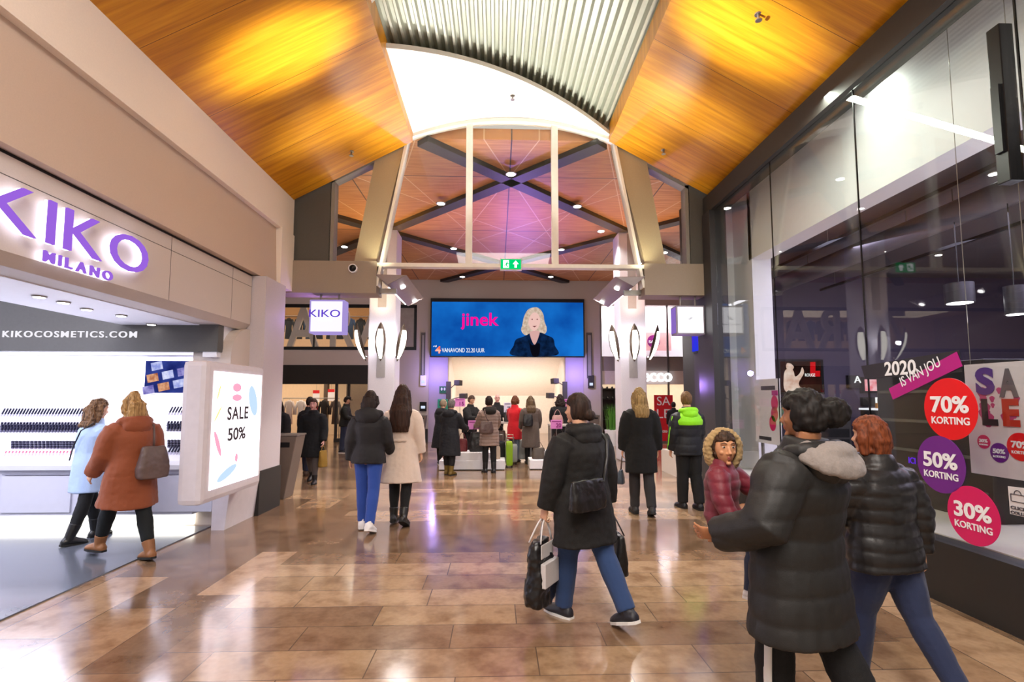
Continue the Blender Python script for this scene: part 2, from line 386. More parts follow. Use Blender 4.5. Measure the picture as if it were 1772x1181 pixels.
# ------------------------------------------------------------------ gable portal at Y = 8.8
PY = 8.8
struct('wall_back', MB().prism([(-3.56, PY, 3.96), (-3.56, PY, 5.05), (-2.86, PY, 5.45), (-2.86, PY, 3.96)], (0, 0.3, 0)), M_DGREY)
struct('wall_back', MB().prism([(3.90, PY, 3.96), (3.90, PY, 5.16), (3.36, PY, 5.42), (3.36, PY, 3.96)], (0, 0.3, 0)), M_DGREY)
struct('trim_7', box((-3.7, PY - 0.08, 3.42), (-2.04, PY + 0.35, 3.97)), mat('beam_beige', '#9a8c7c', 0.65, scale=60, bump=0.04))
struct('trim_8', box((2.53, PY - 0.08, 3.42), (3.95, PY + 0.35, 3.97)), MATS['beam_beige'])
def leg(xb0, xb1, xt0, xt1, zt0, zt1):
    mb = MB(); mb.prism([(xb0, PY - 0.04, 3.5), (xb1, PY - 0.04, 3.5), (xb1, PY - 0.04, 3.97), (xt1, PY - 0.04, zt1), (xt0, PY - 0.04, zt0), (xb0, PY - 0.04, 3.97)], (0, 0.34, 0))
    return mb
struct('trim_9', leg(-2.43, -2.07, -2.12, -1.60, 5.76, 6.12), M_LEG)
struct('trim_10', leg(2.92, 2.56, 2.62, 2.06, 5.80, 6.14), M_LEG)
def side_window(name, xw, z_w, xi_b, xi_t, z_t, s):
    root = thing(name, None, None, (xw, PY, 3.97)); root['kind'] = 'structure'
    fr = 0.07; o = [(xw, 3.97), (xw, z_w), (xi_t, z_t)]; mb = MB()
    mb.prism([(xw, PY, 3.97), (xw, PY, z_w), (xw + s * fr, PY, z_w + 0.0), (xw + s * fr, PY, 3.97)], (0, 0.2, 0))
    mb.prism([(xw, PY, z_w - 0.07), (xw, PY, z_w), (xi_t, PY, z_t), (xi_t, PY, z_t - 0.07)], (0, 0.2, 0))
    mb.build('frame', mat('grey_window_frame', '#8a857c', 0.5), root)
    MB().prism([(xw, PY + 0.1, 3.97), (xw, PY + 0.1, z_w - 0.02), (xi_t, PY + 0.1, z_t - 0.02), (xi_b, PY + 0.1, 3.97)], (0, 0.012, 0)).build('glass', M_GLASS, root)
side_window('window_1', -2.87, 5.42, -2.40, -2.08, 5.84, 1); side_window('window_2', 3.37, 5.40, 2.88, 2.56, 5.84, -1)
# arched window over the passage
win = thing('window_3', None, None, (0.24, PY, 3.9)); win['kind'] = 'structure'
M_FRAME = mat('white_window_frame', '#efeade', 0.45)
cx0, cx1 = -2.07, 2.54
mb = MB(); rr = []
for k in range(25):
    x = -1.58 + (2.06 + 1.58) * k / 24; z = arch_z(x, 6.19, 0.34)
    rr.append([V((x, PY - 0.06, z - 0.035)), V((x, PY + 0.08, z - 0.035)), V((x, PY + 0.08, z + 0.03)), V((x, PY - 0.06, z + 0.03))])
mb.rings(rr); mb.build('arched_head', M_FRAME, win)
for a, b in (((cx0 + 0.02, 3.55), (-1.56, 6.2)), ((cx1 - 0.02, 3.55), (2.04, 6.2))):
    mb = MB(); mb.prism([(a[0] - 0.02, PY - 0.07, a[1]), (a[0] + 0.03, PY - 0.07, a[1]), (b[0] + 0.025, PY - 0.07, b[1]), (b[0] - 0.02, PY - 0.07, b[1])], (0, 0.2, 0)); mb.build('jamb', M_FRAME, win)
for x in (gy(812, 340, PY).x, gy(960, 340, PY).x): box((x - 0.055, PY - 0.05, 3.93), (x + 0.055, PY + 0.09, arch_z(x, 6.19, 0.34))).build('mullion', M_FRAME, win)
box((cx0, PY - 0.06, 3.885), (cx1, PY + 0.1, 3.95)).build('transom', M_FRAME, win)
gp = [(cx0, PY + 0.02, 3.92), (cx1, PY + 0.02, 3.92)] + [(x, PY + 0.02, arch_z(x, 6.19, 0.34)) for x in [2.04 - 3.6 * k / 16 for k in range(17)]]
MB().prism(gp, (0, 0.012, 0)).build('glass', M_GLASS, win)
# dark ceiling edge beam and corner post of the glass shop front
struct('trim_11', box((3.58, YB, 4.82), (3.86, 8.72, 5.12)), M_DARK)
struct('trim_12', box((3.56, 8.42, 0), (3.84, 8.72, 4.82)), mat('dark_post', '#2d2b2c', 0.5))
struct('trim_13', box((3.60, 8.72, 0), (3.86, 9.15, 3.97)), MATS['dark_post'])

# ------------------------------------------------------------------ glass shop front on the right
sf = thing('window_4', None, None, (3.65, 4.0, 0.5)); sf['kind'] = 'structure'
J = [YB, 0.9, 3.35, 5.0, 6.64, 8.42]
for a, b in zip(J[:-1], J[1:]): box((3.645, a + 0.006, 0.49), (3.657, b - 0.006, 4.82)).build('glass', M_SHOPGLASS, sf)
for y in J[1:-1]: box((3.645, y - 0.006, 0.49), (3.657, y + 0.006, 4.82)).build('joint', M_BLACK, sf)
struct('wall_right', box((3.60, YB, 0), (3.80, 8.42, 0.49)), mat('dark_plinth', '#1c1a19', 0.5))
M_BULK = mat('pale_bulkhead', '#e2e0e4', 0.6, var=0.03)
struct('wall_right', box((4.2, YB, 3.95), (4.5, 8.4, 5.4)), M_BULK)
struct('wall_right', box((4.2, 8.3, 0.5), (4.52, 9.1, 5.4)), M_BULK)
struct('wall_right', box((3.86, 8.95, 0.5), (4.2, 9.1, 5.4)), M_BULK)
struct('ceiling', box((3.86, YB, 5.12), (4.5, 9.1, 5.4)), M_BULK)
area('bulkhead_light', (3.92, 5.3, 5.05), (4.25, 5.3, 3.9), 0.1, 6.5, 95, (0.92, 1.0, 0.86))
struct('wall_right', box((13.9, YB, 0.5), (14.0, 12, 4.6)), M_DARK)
struct('wall_back', box((4.5, 12.0, 0.0), (14.0, 12.15, 6.2)), mat('aubergine_wall', '#4c4458', 0.6))
struct('wall_right', box((4.4, 9.1, 0.0), (4.55, 12.15, 6.2)), M_DARK)
struct('ceiling', box((4.5, YB, 4.55), (14, 12, 4.75)), mat('dark_shop_ceiling', '#4c484c', 0.8))
area('bulkhead_soffit_light', (4.9, 4.0, 2.7), (4.35, 4.0, 3.95), 0.2, 7.0, 18, COOL)

# ------------------------------------------------------------------ the hall beyond
HZ = 6.25
struct('ceiling', box((-14, 8.93, HZ), (16, 20.1, HZ + 0.2)), M_HALLC)
def beam(x0, y0, x1, y1, w=0.15):
    d = V((x1 - x0, y1 - y0, 0)); l = d.length; d.normalize(); s = V((-d.y, d.x, 0))
    return MB().obox((V((x0, y0, HZ - 0.05)) + V((x1, y1, HZ - 0.05))) / 2, d * (l / 2), s * w, Z3 * 0.05)
k = 14
for x0, y0, x1, y1 in ((-1.33, 8.93, 0.28 + 6.75, 17.4), (1.87, 8.93, 0.28 - 6.6, 17.4 ), (-3.05, 14.0, 2.7, 20.0), (3.62, 14.0, -2.1, 20.0), (-3.05, 14.0, -7.8, 9.12), (3.62, 14.0, 8.3, 9.12), (-6.3, 17.4, -8.8, 20), (7.0, 17.4, 9.5, 20)):
    struct('trim_%d' % k, beam(x0, y0, x1, y1), mat('dark_ceiling_beam', '#2b2826', 0.5)); k += 1
# pale illuminated pillars
M_PILLAR = mat('white_pillar', '#e4e2ea', 0.5, scale=40)
for x in (-3.03, 3.63):
    r = thing('pillar', None, None, (x, 14.0, 0)); r['kind'] = 'structure'
    mb = MB(); mb.box((x - 0.35, 13.7, 0.0), (x + 0.35, 14.4, 6.16)); mb.build('shaft', M_PILLAR, r, bevel=0.03)
    mb = MB(); mb.box((x - 0.12, 13.685, 4.05), (x + 0.10, 13.70, 6.1)); mb.box((x - 0.12, 13.685, 2.2), (x + 0.1, 13.70, 3.0)); mb.build('inset_panel', mat('grey_inset', '#a9a6a4', 0.5), r)
# back wall of the hall
BY = 20.0
sc = lambda px: gy(px, 600, BY).x
struct('wall_back', MB().box((-4.0, BY, 0), (-2.62, BY + 0.3, HZ)).box((3.35, BY, 0), (4.0, BY + 0.3, HZ)).box((-2.62, BY, 3.3), (3.35, BY + 0.3, HZ)), M_GWALL)
M_VIOLET_LIT = mat('violet_lit_pilaster', '#b3a6bd', 0.6, scale=60)  # violet light falling on these pilasters is put into their colour
struct('trim_30', box((-2.62, BY + 0.12, 0), (-1.90, BY + 0.4, 3.3)), M_VIOLET_LIT)
struct('trim_31', box((2.66, BY + 0.12, 0), (3.35, BY + 0.4, 3.3)), M_VIOLET_LIT)
struct('baseboard_back', MB().box((-4.0, BY - 0.05, 0), (-2.62, BY, 0.5)).box((3.35, BY - 0.05, 0), (4.0, BY, 0.5)), M_DARK)
# left store front: upper window, white band, dark fascia, glazed front
struct('wall_back', MB().box((-14, BY, 5.23), (-4.0, BY + 0.3, HZ)).box((-14, BY, 2.92), (-4.0, BY + 0.3, 3.53)), M_WHITE)
struct('wall_back', MB().box((-14, BY - 0.04, 2.2), (-4.0, BY + 0.3, 2.92)), M_DARK)
uw = thing('window_5', None, None, (-8, BY, 3.5)); uw['kind'] = 'structure'
MB().box((-14, BY - 0.03, 5.13), (-3.1, BY + 0.02, 5.26)).box((-14, BY - 0.03, 3.50), (-3.1, BY + 0.02, 3.62)).box((-3.2, BY - 0.03, 3.6), (-3.1, BY + 0.02, 5.2)).box((-7.02, BY - 0.02, 3.6), (-6.97, BY + 0.02, 5.2)).build('frame', M_BLACK, uw)
box((-14, BY + 0.02, 3.55), (-4.0, BY + 0.03, 5.2)).build('glass', M_GLASS, uw)
struct('wall_back', MB().box((-3.98, BY - 0.012, 3.6), (-3.2, BY - 0.002, 5.15)), mat('upper_window_ad', '#9a938c', 0.5, var=0.25, scale=5))
sw = thing('window_6', None, None, (-8, BY, 0)); sw['kind'] = 'structure'
box((-6.1, BY + 0.1, 0.14), (-4.0, BY + 0.115, 2.2)).build('glass', M_GLASS, sw)
MB().box((-6.16, BY + 0.05, 0), (-6.08, BY + 0.18, 2.2)).box((-6.16, BY + 0.02, 0.0), (-4.0, BY + 0.2, 0.14)).box((-5.70, BY + 0.05, 0.14), (-5.62, BY + 0.18, 2.2)).build('frame', M_DARK, sw)
struct('wall_back', box((-14, 24.5, 0), (-4.0, 24.7, 5.6)), mat('store_cream_wall', '#e0c6a6', 0.7))
struct('wall_back', box((-5.95, 20.9, 0.0), (-4.1, 21.0, 2.3)), mat('store_display_wall', '#cdb497', 0.6))
struct('ceiling', box((-14, BY + 0.3, 2.9), (-4.0, 24.6, 3.0)), MATS['store_cream_wall'])
struct('ceiling', box((-14, BY + 0.3, 5.5), (-4.0, 24.6, 5.6)), MATS['store_cream_wall'])
struct('wall_left', box((-14.1, 8.4, 0), (-14, 24.6, 6.4)), M_GWALL)
struct('wall_right', box((-4.0, BY + 0.3, 0), (-3.9, 24.6, 6.0)), MATS['store_cream_wall'])
area('store_light', (-8.5, 22.2, 2.85), (-8.5, 22.2, 0), 8, 3.6, 150, (1, 0.84, 0.66))
area('store_light', (-8.5, 22.2, 5.45), (-8.5, 22.2, 3), 8, 3.0, 70, (1, 0.82, 0.66))
# bag shop recess behind the stand, with its curved cream ceiling
mb = MB(); rr = []
for q in range(13):
    t_ = q / 12; y = BY + 0.35 + 4.6 * t_; z = 3.5 - 1.75 * (t_ ** 1.6); rr.append([V((-1.9 , y, z)), V((2.66, y, z)), V((2.66, y, z + 0.08)), V((-1.9, y, z + 0.08))])
struct('ceiling', mb.rings(rr), mat('cream_vault', '#eadfd0', 0.7))
struct('wall_back', box((-1.95, 24.9, 0), (2.7, 25.0, 1.9)), MATS['cream_vault'])
struct('wall_left', box((-1.98, BY + 0.4, 0), (-1.9, 25, 3.6)), MATS['cream_vault'])
struct('wall_right', box((2.66, BY + 0.4, 0), (2.74, 25, 3.6)), MATS['cream_vault'])
area('bag_shop_light', (0.4, 22.3, 1.2), (0.4, 24.2, 2.6), 4, 0.8, 36, (1, 0.90, 0.82))
area('bag_shop_light', (0.4, 21.0, 3.2), (0.4, 21.6, 0.5), 3.6, 0.6, 36, (1, 0.92, 0.86))
# right store front
mb = MB(); mb.box((4.0, BY, 5.30), (16, BY + 0.3, HZ)); struct('wall_back', mb, M_GWALL)
struct('wall_back', box((4.0, BY, 2.72), (16, BY + 0.3, 3.28)), mat('ribbed_grey_band', '#8d8480', 0.6, stretch=(40, 1, 1), var=0.2))
struct('wall_back', box((4.0, BY + 0.02, 2.20), (16, BY + 0.3, 2.72)), mat('pale_fascia', '#cfc3bd', 0.6))
struct('wall_back', box((4.0, BY + 1.1, 3.2), (16, BY + 1.2, 5.6)), M_SHOPW)
area('upper_display_light', (7.5, BY + 0.6, 5.4), (7.5, BY + 1.0, 3.2), 7, 0.3, 150, (1.0, 0.9, 0.95))
struct('ceiling', box((4.0, BY + 0.3, 5.5), (16, BY + 1.2, 5.62)), M_SHOPW)
uw2 = thing('window_7', None, None, (7, BY, 3.3)); uw2['kind'] = 'structure'
MB().box((6.62, BY - 0.04, 0), (6.68, BY + 0.05, 5.3)).box((4.0, BY - 0.04, 0), (4.06, BY + 0.05, 5.3)).build('mullion', M_STEEL, uw2)
box((4.06, BY + 0.04, 3.3), (16, BY + 0.05, 5.3)).build('glass', M_GLASS, uw2)
struct('wall_back', box((4.0, 23.8, 0), (16, 23.9, 2.9)), mat('ecco_cream_wall', '#eadcc8', 0.6))
struct('ceiling', box((4.0, BY + 0.3, 2.75), (16, 23.9, 2.85)), M_SHOPW)
struct('wall_left', box((3.95, BY + 0.3, 0), (4.0, 23.9, 2.8)), MATS['ecco_cream_wall'])
area('shoe_shop_light', (7.5, 21.9, 2.7), (7.5, 21.9, 0), 6, 2.6, 120, (1, 0.88, 0.74))
struct('wall_right', box((16, 8.4, 0), (16.1, 24, 6.4)), M_GWALL)

# ================================================================== PEOPLE
def remesh(mb, voxel, smooth=2, name='tmp'):
    me = bpy.data.meshes.new(name); me.from_pydata([tuple(p) for p in mb.v], [], mb.f); me.update()
    bm = bmesh.new(); bm.from_mesh(me); bmesh.ops.recalc_face_normals(bm, faces=bm.faces); bm.to_mesh(me); bm.free()
    o = bpy.data.objects.new(name, me); COL.objects.link(o)
    r = o.modifiers.new('r', 'REMESH'); r.mode = 'VOXEL'; r.voxel_size = voxel
    if smooth: s = o.modifiers.new('s', 'SMOOTH'); s.factor = 0.5; s.iterations = smooth
    dg = bpy.context.evaluated_depsgraph_get(); out = bpy.data.meshes.new_from_object(o.evaluated_get(dg))
    bpy.data.objects.remove(o); bpy.data.meshes.remove(me)
    return out
def displace(me, disp):
    new = []
    for co, n in [(v.co.copy(), v.normal.copy()) for v in me.vertices]: new.extend(co + n * disp(co))
    me.vertices.foreach_set('co', new); me.update()
def skin_obj(name, me, mats, parent=None, disp=None):
    if disp: displace(me, disp)
    for m in (mats if isinstance(mats, (list, tuple)) else [mats]): me.materials.append(m)
    me.polygons.foreach_set('use_smooth', [True] * len(me.polygons))
    o = bpy.data.objects.new(name, me); COL.objects.link(o)
    if parent: o.parent = parent
    return o
def strands(amp, fx=55, fz=5):
    return lambda c: amp * noise.noise(V((c.x * fx, c.y * fx, c.z * fz)))
def folds(amp, f=9.0): return lambda c: amp * noise.noise(V((c.x * f, c.y * f, c.z * f * 0.55))) + amp * 0.4 * noise.noise(c * (f * 2.7))
def quilt(amp, step, wr=0.004):
    fl = folds(wr, 14)
    return lambda c: amp * (abs(math.sin(math.pi * (c.z + 0.012 * noise.noise(c * 6)) / step)) ** 0.5 - 0.75) + fl(c)
def cloth(name, col, rough=0.85, var=0.14, scale=180, bump=0.25, sheen=0.12):
    if isinstance(col, str): col = srgb(col)
    if max(col) < 0.05: col = tuple(x * 0.5 for x in col); sheen = 0.0
    return mat(name, col, rough, var=var, scale=scale, bump=bump, sheen=sheen)
SKIN = mat('skin', '#d9a585', 0.5, var=0.05, scale=30); SKIN2 = mat('skin_brown', '#a8714c', 0.5, var=0.05, scale=30); SKIN3 = mat('skin_pink', '#dba59a', 0.5, var=0.05, scale=30)
LIPS = mat('lips', '#b0605a', 0.4); EYE = mat('eye_white', '#cfc6bd', 0.2); IRIS = mat('eye_dark', '#1c1512', 0.15)
def hairm(name, a, b):
    if name in MATS: return MATS[name]
    t = NT(name); g = t.noise(t.vec(t.math('MULTIPLY', t.x, 90), t.math('MULTIPLY', t.y, 60), t.math('MULTIPLY', t.z, 4)), 1.0, 3)
    t.L.new(t.ramp(g, [(0.3, srgb(a)), (0.7, srgb(b))]), t.b.inputs['Base Color']); t.b.inputs['Roughness'].default_value = 0.62; t.b.inputs['Specular IOR Level'].default_value = 0.3; return t.m

class P:
    """a posed person: joints first, then the body, hair and clothes grown round them"""
    def __init__(s, label, loc, h, H=1.66, legs=((0, 0), (0, 0)), arms=None, lean=2, turn=0, nod=0, wide=1.0, skin=SKIN, vox=0.011, group=None, hs=1.0, feet=None, z0=None, grip=(0.5, 0.5), hand_n=None, child=False, faced=False):
        s.k = H / 1.70; s.vox = vox; s.wide = wide; s.loc = loc; s.h = h; s.grip = grip
        L = R(lean); s.up = V((0, math.sin(L), math.cos(L))); s.pel = V((0, 0, 0.95)); T = lambda t: s.pel + s.up * t
        s.T = T; s.hip = []; s.knee = []; s.ank = []; s.toe = []; s.fup = []
        low = 9
        for i, sd in enumerate((-1, 1)):
            a, b = R(legs[i][0]), R(legs[i][1]); foot = legs[i][2] if len(legs[i]) > 2 else max(0, legs[i][1] - legs[i][0] - 12); outw = legs[i][3] if len(legs[i]) > 3 else 0.0
            hp = V((sd * 0.088, 0, 0.92)); kn = hp + V((sd * outw * 0.5, math.sin(a), -math.cos(a))) * 0.43; an = kn + V((sd * outw * 0.3, math.sin(a - b), -math.cos(a - b))) * 0.415
            ph = R(foot); fv = V((0.10 * sd, math.cos(ph), -math.sin(ph))).normalized(); uv = V((0, math.sin(ph), math.cos(ph)))
            s.hip.append(hp); s.knee.append(kn); s.ank.append(an); s.toe.append(fv); s.fup.append(uv)
            low = min(low, (an - uv * 0.085 + fv * 0.17).z, (an - uv * 0.085 - fv * 0.06).z)
        s.low = low
        s.sh = [T(0.44) + V((-0.165 * wide, 0, 0)), T(0.44) + V((0.165 * wide, 0, 0))]; s.elb = []; s.wri = []; s.hd = []
        arms = arms or ((5, 8, 12), (5, 8, 12))
        for i, sd in enumerate((-1, 1)):
            a = arms[i]
            if isinstance(a, dict):
                e = V(a['e']); wv = V(a['w']); d2 = V(a['d']) if 'd' in a else (wv - e)
            else:
                f_, o_, e_ = R(a[0]), R(a[1]), R(a[2]); inn = R(a[3]) if len(a) > 3 else o_ * 0.4
                d1 = V((sd * math.sin(o_), math.cos(o_) * math.sin(f_), -math.cos(o_) * math.cos(f_))); e = s.sh[i] + d1 * 0.285
                d2 = V((sd * math.sin(inn), math.cos(inn) * math.sin(f_ + e_), -math.cos(inn) * math.cos(f_ + e_))); wv = e + d2 * 0.245
            s.elb.append(e); s.wri.append(wv); s.hd.append(d2.normalized())
        nb = T(0.60); s.headc = nb + V((0, 0.025, 0.095)); s.hs = hs
        s.HR = (Matrix.Rotation(R(-turn), 3, 'Z') @ Matrix.Rotation(R(-nod), 3, 'X'))
        s.neck = nb; s.skin = skin; s.hand_n = hand_n or (None, None)
        s.body(label, group, faced)
    def HP(s, x, y, z): return s.headc + s.HR @ (V((x, y, z)) * s.hs)
    def fin(s, me):
        M = Matrix.Scale(s.k, 4) @ Matrix.Translation((0, 0, -s.low)); me.transform(M); return me
    def emit(s, name, mb, vox, m, smooth=2, disp=None, parent=True):
        me = remesh(mb, vox, smooth)
        if disp: displace(me, disp)
        s.fin(me); o = skin_obj(name, me, m, s.root if parent else None); return o
    def body(s, label, group, faced):
        mb = MB(); W = s.wide; T = s.T
        prof = [(-0.13, 0.10, 0.08), (-0.06, 0.155, 0.105), (0.0, 0.165, 0.115), (0.13, 0.13, 0.095), (0.25, 0.145, 0.105), (0.35, 0.16, 0.11), (0.44, 0.145, 0.085), (0.49, 0.08, 0.06), (0.53, 0.054, 0.055), (0.62, 0.052, 0.054)]
        mb.tube([T(t) for t, a, b in prof], [(a * W, b) for t, a, b in prof], 18, side=X3)
        for i, sd in enumerate((-1, 1)):
            h, k, a = s.hip[i], s.knee[i], s.ank[i]
            mb.tube([h + Z3 * 0.03, h.lerp(k, 0.35), k, k.lerp(a, 0.3), k.lerp(a, 0.75), a - (a - k).normalized() * -0.03], [0.085 * W, 0.075 * W, 0.052, 0.053, 0.036, 0.034], 12)
            f, u = s.toe[i], s.fup[i]; mb.tube([a - f * 0.05 - u * 0.045, a - u * 0.035 + f * 0.03, a - u * 0.055 + f * 0.11, a - u * 0.062 + f * 0.165], [0.032, 0.038, (0.042, 0.026), 0.018], 10)
            S_, e, w_ = s.sh[i], s.elb[i], s.wri[i]
            mb.ball(S_, 0.05); mb.tube([S_ - (e - S_) * 0.05, S_.lerp(e, 0.4), e, e.lerp(w_, 0.3), w_], [0.047, 0.043, 0.034, 0.034, 0.024], 10)
            s.hand(mb, i)
        # head
        n, m = 28, 20; rr = []
        for q in range(m + 1):
            ph = math.pi * (0.015 + 0.97 * q / m) - math.pi / 2; ring = []
            for j in range(n):
                a = 2 * math.pi * j / n; x = 0.074 * math.cos(ph) * math.cos(a); y = 0.095 * math.cos(ph) * math.sin(a); z = 0.116 * math.sin(ph)
                if z < -0.01:
                    t = min(1, (-z - 0.01) / 0.1); x *= 1 - 0.22 * t
                    if y < 0: y *= 1 - 0.55 * t; z *= 1 - 0.25 * t
                    else: y = y * (1 - 0.05 * t) + 0.012 * t
                if y > 0.05 and -0.03 < z < 0.05: y = y * 0.97
                ring.append(s.HP(x, y, z))
            rr.append(ring)
        mb.rings(rr)
        mb.tube([s.HP(0, 0.082, 0.022), s.HP(0, 0.098, -0.008), s.HP(0, 0.112, -0.026), s.HP(0, 0.094, -0.036)], [0.008 * s.hs, 0.010 * s.hs, 0.013 * s.hs, 0.012 * s.hs], 8)
        for sd in (-1, 1):
            mb.ball(s.HP(sd * 0.013, 0.096, -0.031), 0.008 * s.hs, 8, 6); mb.ball(s.HP(sd * 0.074, -0.008, -0.002), (0.009 * s.hs, 0.018 * s.hs, 0.030 * s.hs), 10, 8, s.HR)
            mb.tube([s.HP(sd * 0.012, 0.088, 0.036), s.HP(sd * 0.032, 0.086, 0.041), s.HP(sd * 0.052, 0.070, 0.034)], [0.006 * s.hs, 0.007 * s.hs, 0.005 * s.hs], 8)
            mb.ball(s.HP(sd * 0.040, 0.062, -0.024), (0.020 * s.hs, 0.018 * s.hs, 0.018 * s.hs), 10, 8)
        mb.ball(s.HP(0, 0.090, -0.055), (0.022 * s.hs, 0.010 * s.hs, 0.006 * s.hs), 10, 8); mb.ball(s.HP(0, 0.088, -0.067), (0.019 * s.hs, 0.011 * s.hs, 0.007 * s.hs), 10, 8)
        mb.ball(s.HP(0, 0.078, -0.098), (0.022 * s.hs, 0.018 * s.hs, 0.015 * s.hs), 10, 8)
        me = remesh(mb, s.vox if not faced else min(s.vox, 0.006), 2)
        lip = []
        Ri = s.HR.transposed()
        for p in me.polygons:
            c = Ri @ (p.center - s.headc) / s.hs
            lip.append(1 if (c.y > 0.088 and abs(c.x) < 0.024 and -0.073 < c.z < -0.050) else 0)
        s.fin(me); o = skin_obj('person', me, [s.skin, LIPS]); me.polygons.foreach_set('material_index', lip)
        tag(o, label, 'person', group); s.root = o; o.location = (s.loc[0], s.loc[1], s.loc[2] if len(s.loc) > 2 else 0.0); o.rotation_euler = (0, 0, R(-s.h))
        if faced:
            for sd in (-1, 1):
                mb = MB(); mb.ball(s.HP(sd * 0.031, 0.080, 0.016), (0.0125 * s.hs, 0.008 * s.hs, 0.0062 * s.hs), 12, 8, s.HR); mb.cur = 1; mb.ball(s.HP(sd * 0.031, 0.0865, 0.016), (0.0060 * s.hs, 0.0035 * s.hs, 0.0055 * s.hs), 10, 8, s.HR)
                e = mb.build('eye', [EYE, IRIS], None, smooth=True); s.fin(e.data); e.parent = o
                mb = MB(); mb.tube([s.HP(sd * 0.014, 0.093, 0.039), s.HP(sd * 0.032, 0.092, 0.046), s.HP(sd * 0.052, 0.076, 0.039)], [(0.003, 0.004), (0.003, 0.005), (0.002, 0.003)], 6)
                e = mb.build('eyebrow', mat('eyebrow_hair', '#2a1a12', 0.8), None, smooth=True); s.fin(e.data); e.parent = o
    def hand(s, mb, i):
        sd = (-1, 1)[i]; w_ = s.wri[i]; d = s.hd[i]
        nrm = V(s.hand_n[i]) if s.hand_n[i] else V((-sd, 0, 0)); nrm = (nrm - d * nrm.dot(d)).normalized()     # palm side
        th = d.cross(nrm) * (-sd)                                          # towards the thumb
        if not s.hand_n[i] and th.y < 0: th = -th
        pal = w_ + d * 0.045; mb.tube([w_ - d * 0.01, w_ + d * 0.03, w_ + d * 0.085], [(0.026, 0.020), (0.040, 0.015), (0.042, 0.013)], 12, side=th)
        g = s.grip[i]
        for q, (off, ln) in enumerate(((0.031, 0.070), (0.0105, 0.078), (-0.0105, 0.073), (-0.031, 0.058))):
            p0 = w_ + d * 0.08 + th * off; c1 = g * 0.9; c2 = g * 1.9; c3 = g * 2.7
            f = lambda c: d * math.cos(c) + nrm * math.sin(c)
            sp = th * (off * 0.25); p1 = p0 + f(c1) * ln * 0.45 + sp; p2 = p1 + f(c2) * ln * 0.32; p3 = p2 + f(c3) * ln * 0.26
            mb.tube([p0, p1, p2, p3], [0.0088, 0.0084, 0.0078, 0.0062], 7)
        t0 = w_ + d * 0.022 + th * 0.028; dt = (d * 0.72 + th * 0.62 + nrm * 0.25 * (1 + g)).normalized(); t1 = t0 + dt * 0.045; t2 = t1 + (dt + d * 0.4 + nrm * 0.3 * g).normalized() * 0.035
        mb.tube([t0, t1, t2], [0.0125, 0.0105, 0.0075], 7)
    # ------------------------------------------------ clothes
    def trousers(s, m, loose=0.0, top=1.0, end=0.0, vox=0.012, amp=0.005, name='trousers'):
        mb = MB(); W = s.wide; T = s.T; b = 0.012 + loose * 0.3
        mb.tube([T(-0.12), T(-0.06), T(0.02), T(0.09)], [(0.13 * W, 0.11), (0.165 * W + b, 0.118 + b), (0.165 * W + b, 0.122 + b), (0.145 * W + b, 0.105 + b)], 18, side=X3)
        for i in range(2):
            h, k, a = s.hip[i], s.knee[i], s.ank[i]; dn = (a - k).normalized()
            mb.tube([h + Z3 * 0.03, h.lerp(k, 0.3), h.lerp(k, 0.7), k, k.lerp(a, 0.3), k.lerp(a, 0.7), a - dn * end], [0.092 * W + b, 0.084 * W + b, 0.066 * W + b + loose * 0.3, 0.060 + b + loose * 0.5, 0.060 + b + loose * 0.7, 0.044 + b + loose, 0.042 + b + loose], 12)
        return s.emit(name, mb, vox, m, 2, folds(amp, 16))
    def shoes(s, m, shaft=0.05, sole=None, heel=0.0, wid=1.0, name='shoe'):
        for i, sd in enumerate((-1, 1)):
            a, f, u = s.ank[i], s.toe[i], s.fup[i]; r_ = f.cross(u).normalized(); mb = MB(); b = a - u * 0.085
            rr = []
            for t, wd, ht in ((-0.088, 0.022, 0.06), (-0.072, 0.042, 0.085), (-0.02, 0.050, 0.105), (0.04, 0.051, 0.102), (0.09, 0.056, 0.082), (0.14, 0.055, 0.068), (0.18, 0.042, 0.052), (0.202, 0.018, 0.034)):
                ring = []
                for q in range(14):
                    an = 2 * math.pi * q / 14; zz = ht * (0.5 + 0.5 * math.sin(an)); zz = 0.0 if math.sin(an) < -0.55 else zz
                    ring.append(b + f * t + r_ * (wd * wid * math.cos(an) * (1.0 if math.sin(an) < 0.2 else 0.85)) + u * zz)
                rr.append(ring)
            mb.rings(rr); dn = (s.knee[i] - a).normalized()
            mb.tube([a - u * 0.05 - f * 0.015, a - f * 0.01, a + dn * shaft], [0.052, 0.052, 0.056 + shaft * 0.06], 12)
            o = s.emit(name, mb, 0.009, m, 2)
            if sole:
                mb = MB(); mb.prism([b + f * t + r_ * wd * wid - u * 0.004 for t, wd in ((-0.088, 0.028), (-0.03, 0.048), (0.09, 0.057), (0.18, 0.040), (0.205, 0.0), (0.18, -0.040), (0.09, -0.057), (-0.03, -0.048), (-0.088, -0.028))], u * 0.022)
                q = mb.build('sole', sole, None); s.fin(q.data); q.parent = o
    def coat(s, m, hem=0.55, thick=0.03, flare=0.03, disp=None, vox=0.013, sleeve=1.0, collar=0.02, name='coat', slim=0.0, belt=None, back=0.0, hem_shift=0.0, sw=1.0):
        mb = MB(); W = s.wide; T = s.T; rr = []
        zh = hem
        def legs_at(z):
            ys = []
            for i in range(2):
                h, k, a = s.hip[i], s.knee[i], s.ank[i]
                if z > k.z: t = (h.z - z) / max(1e-3, h.z - k.z); ys.append(h.lerp(k, max(0, min(1, t))))
                else: t = (k.z - z) / max(1e-3, k.z - a.z); ys.append(k.lerp(a, max(0, min(1, t))))
            return ys
        n = 22; pts = []; rad = []
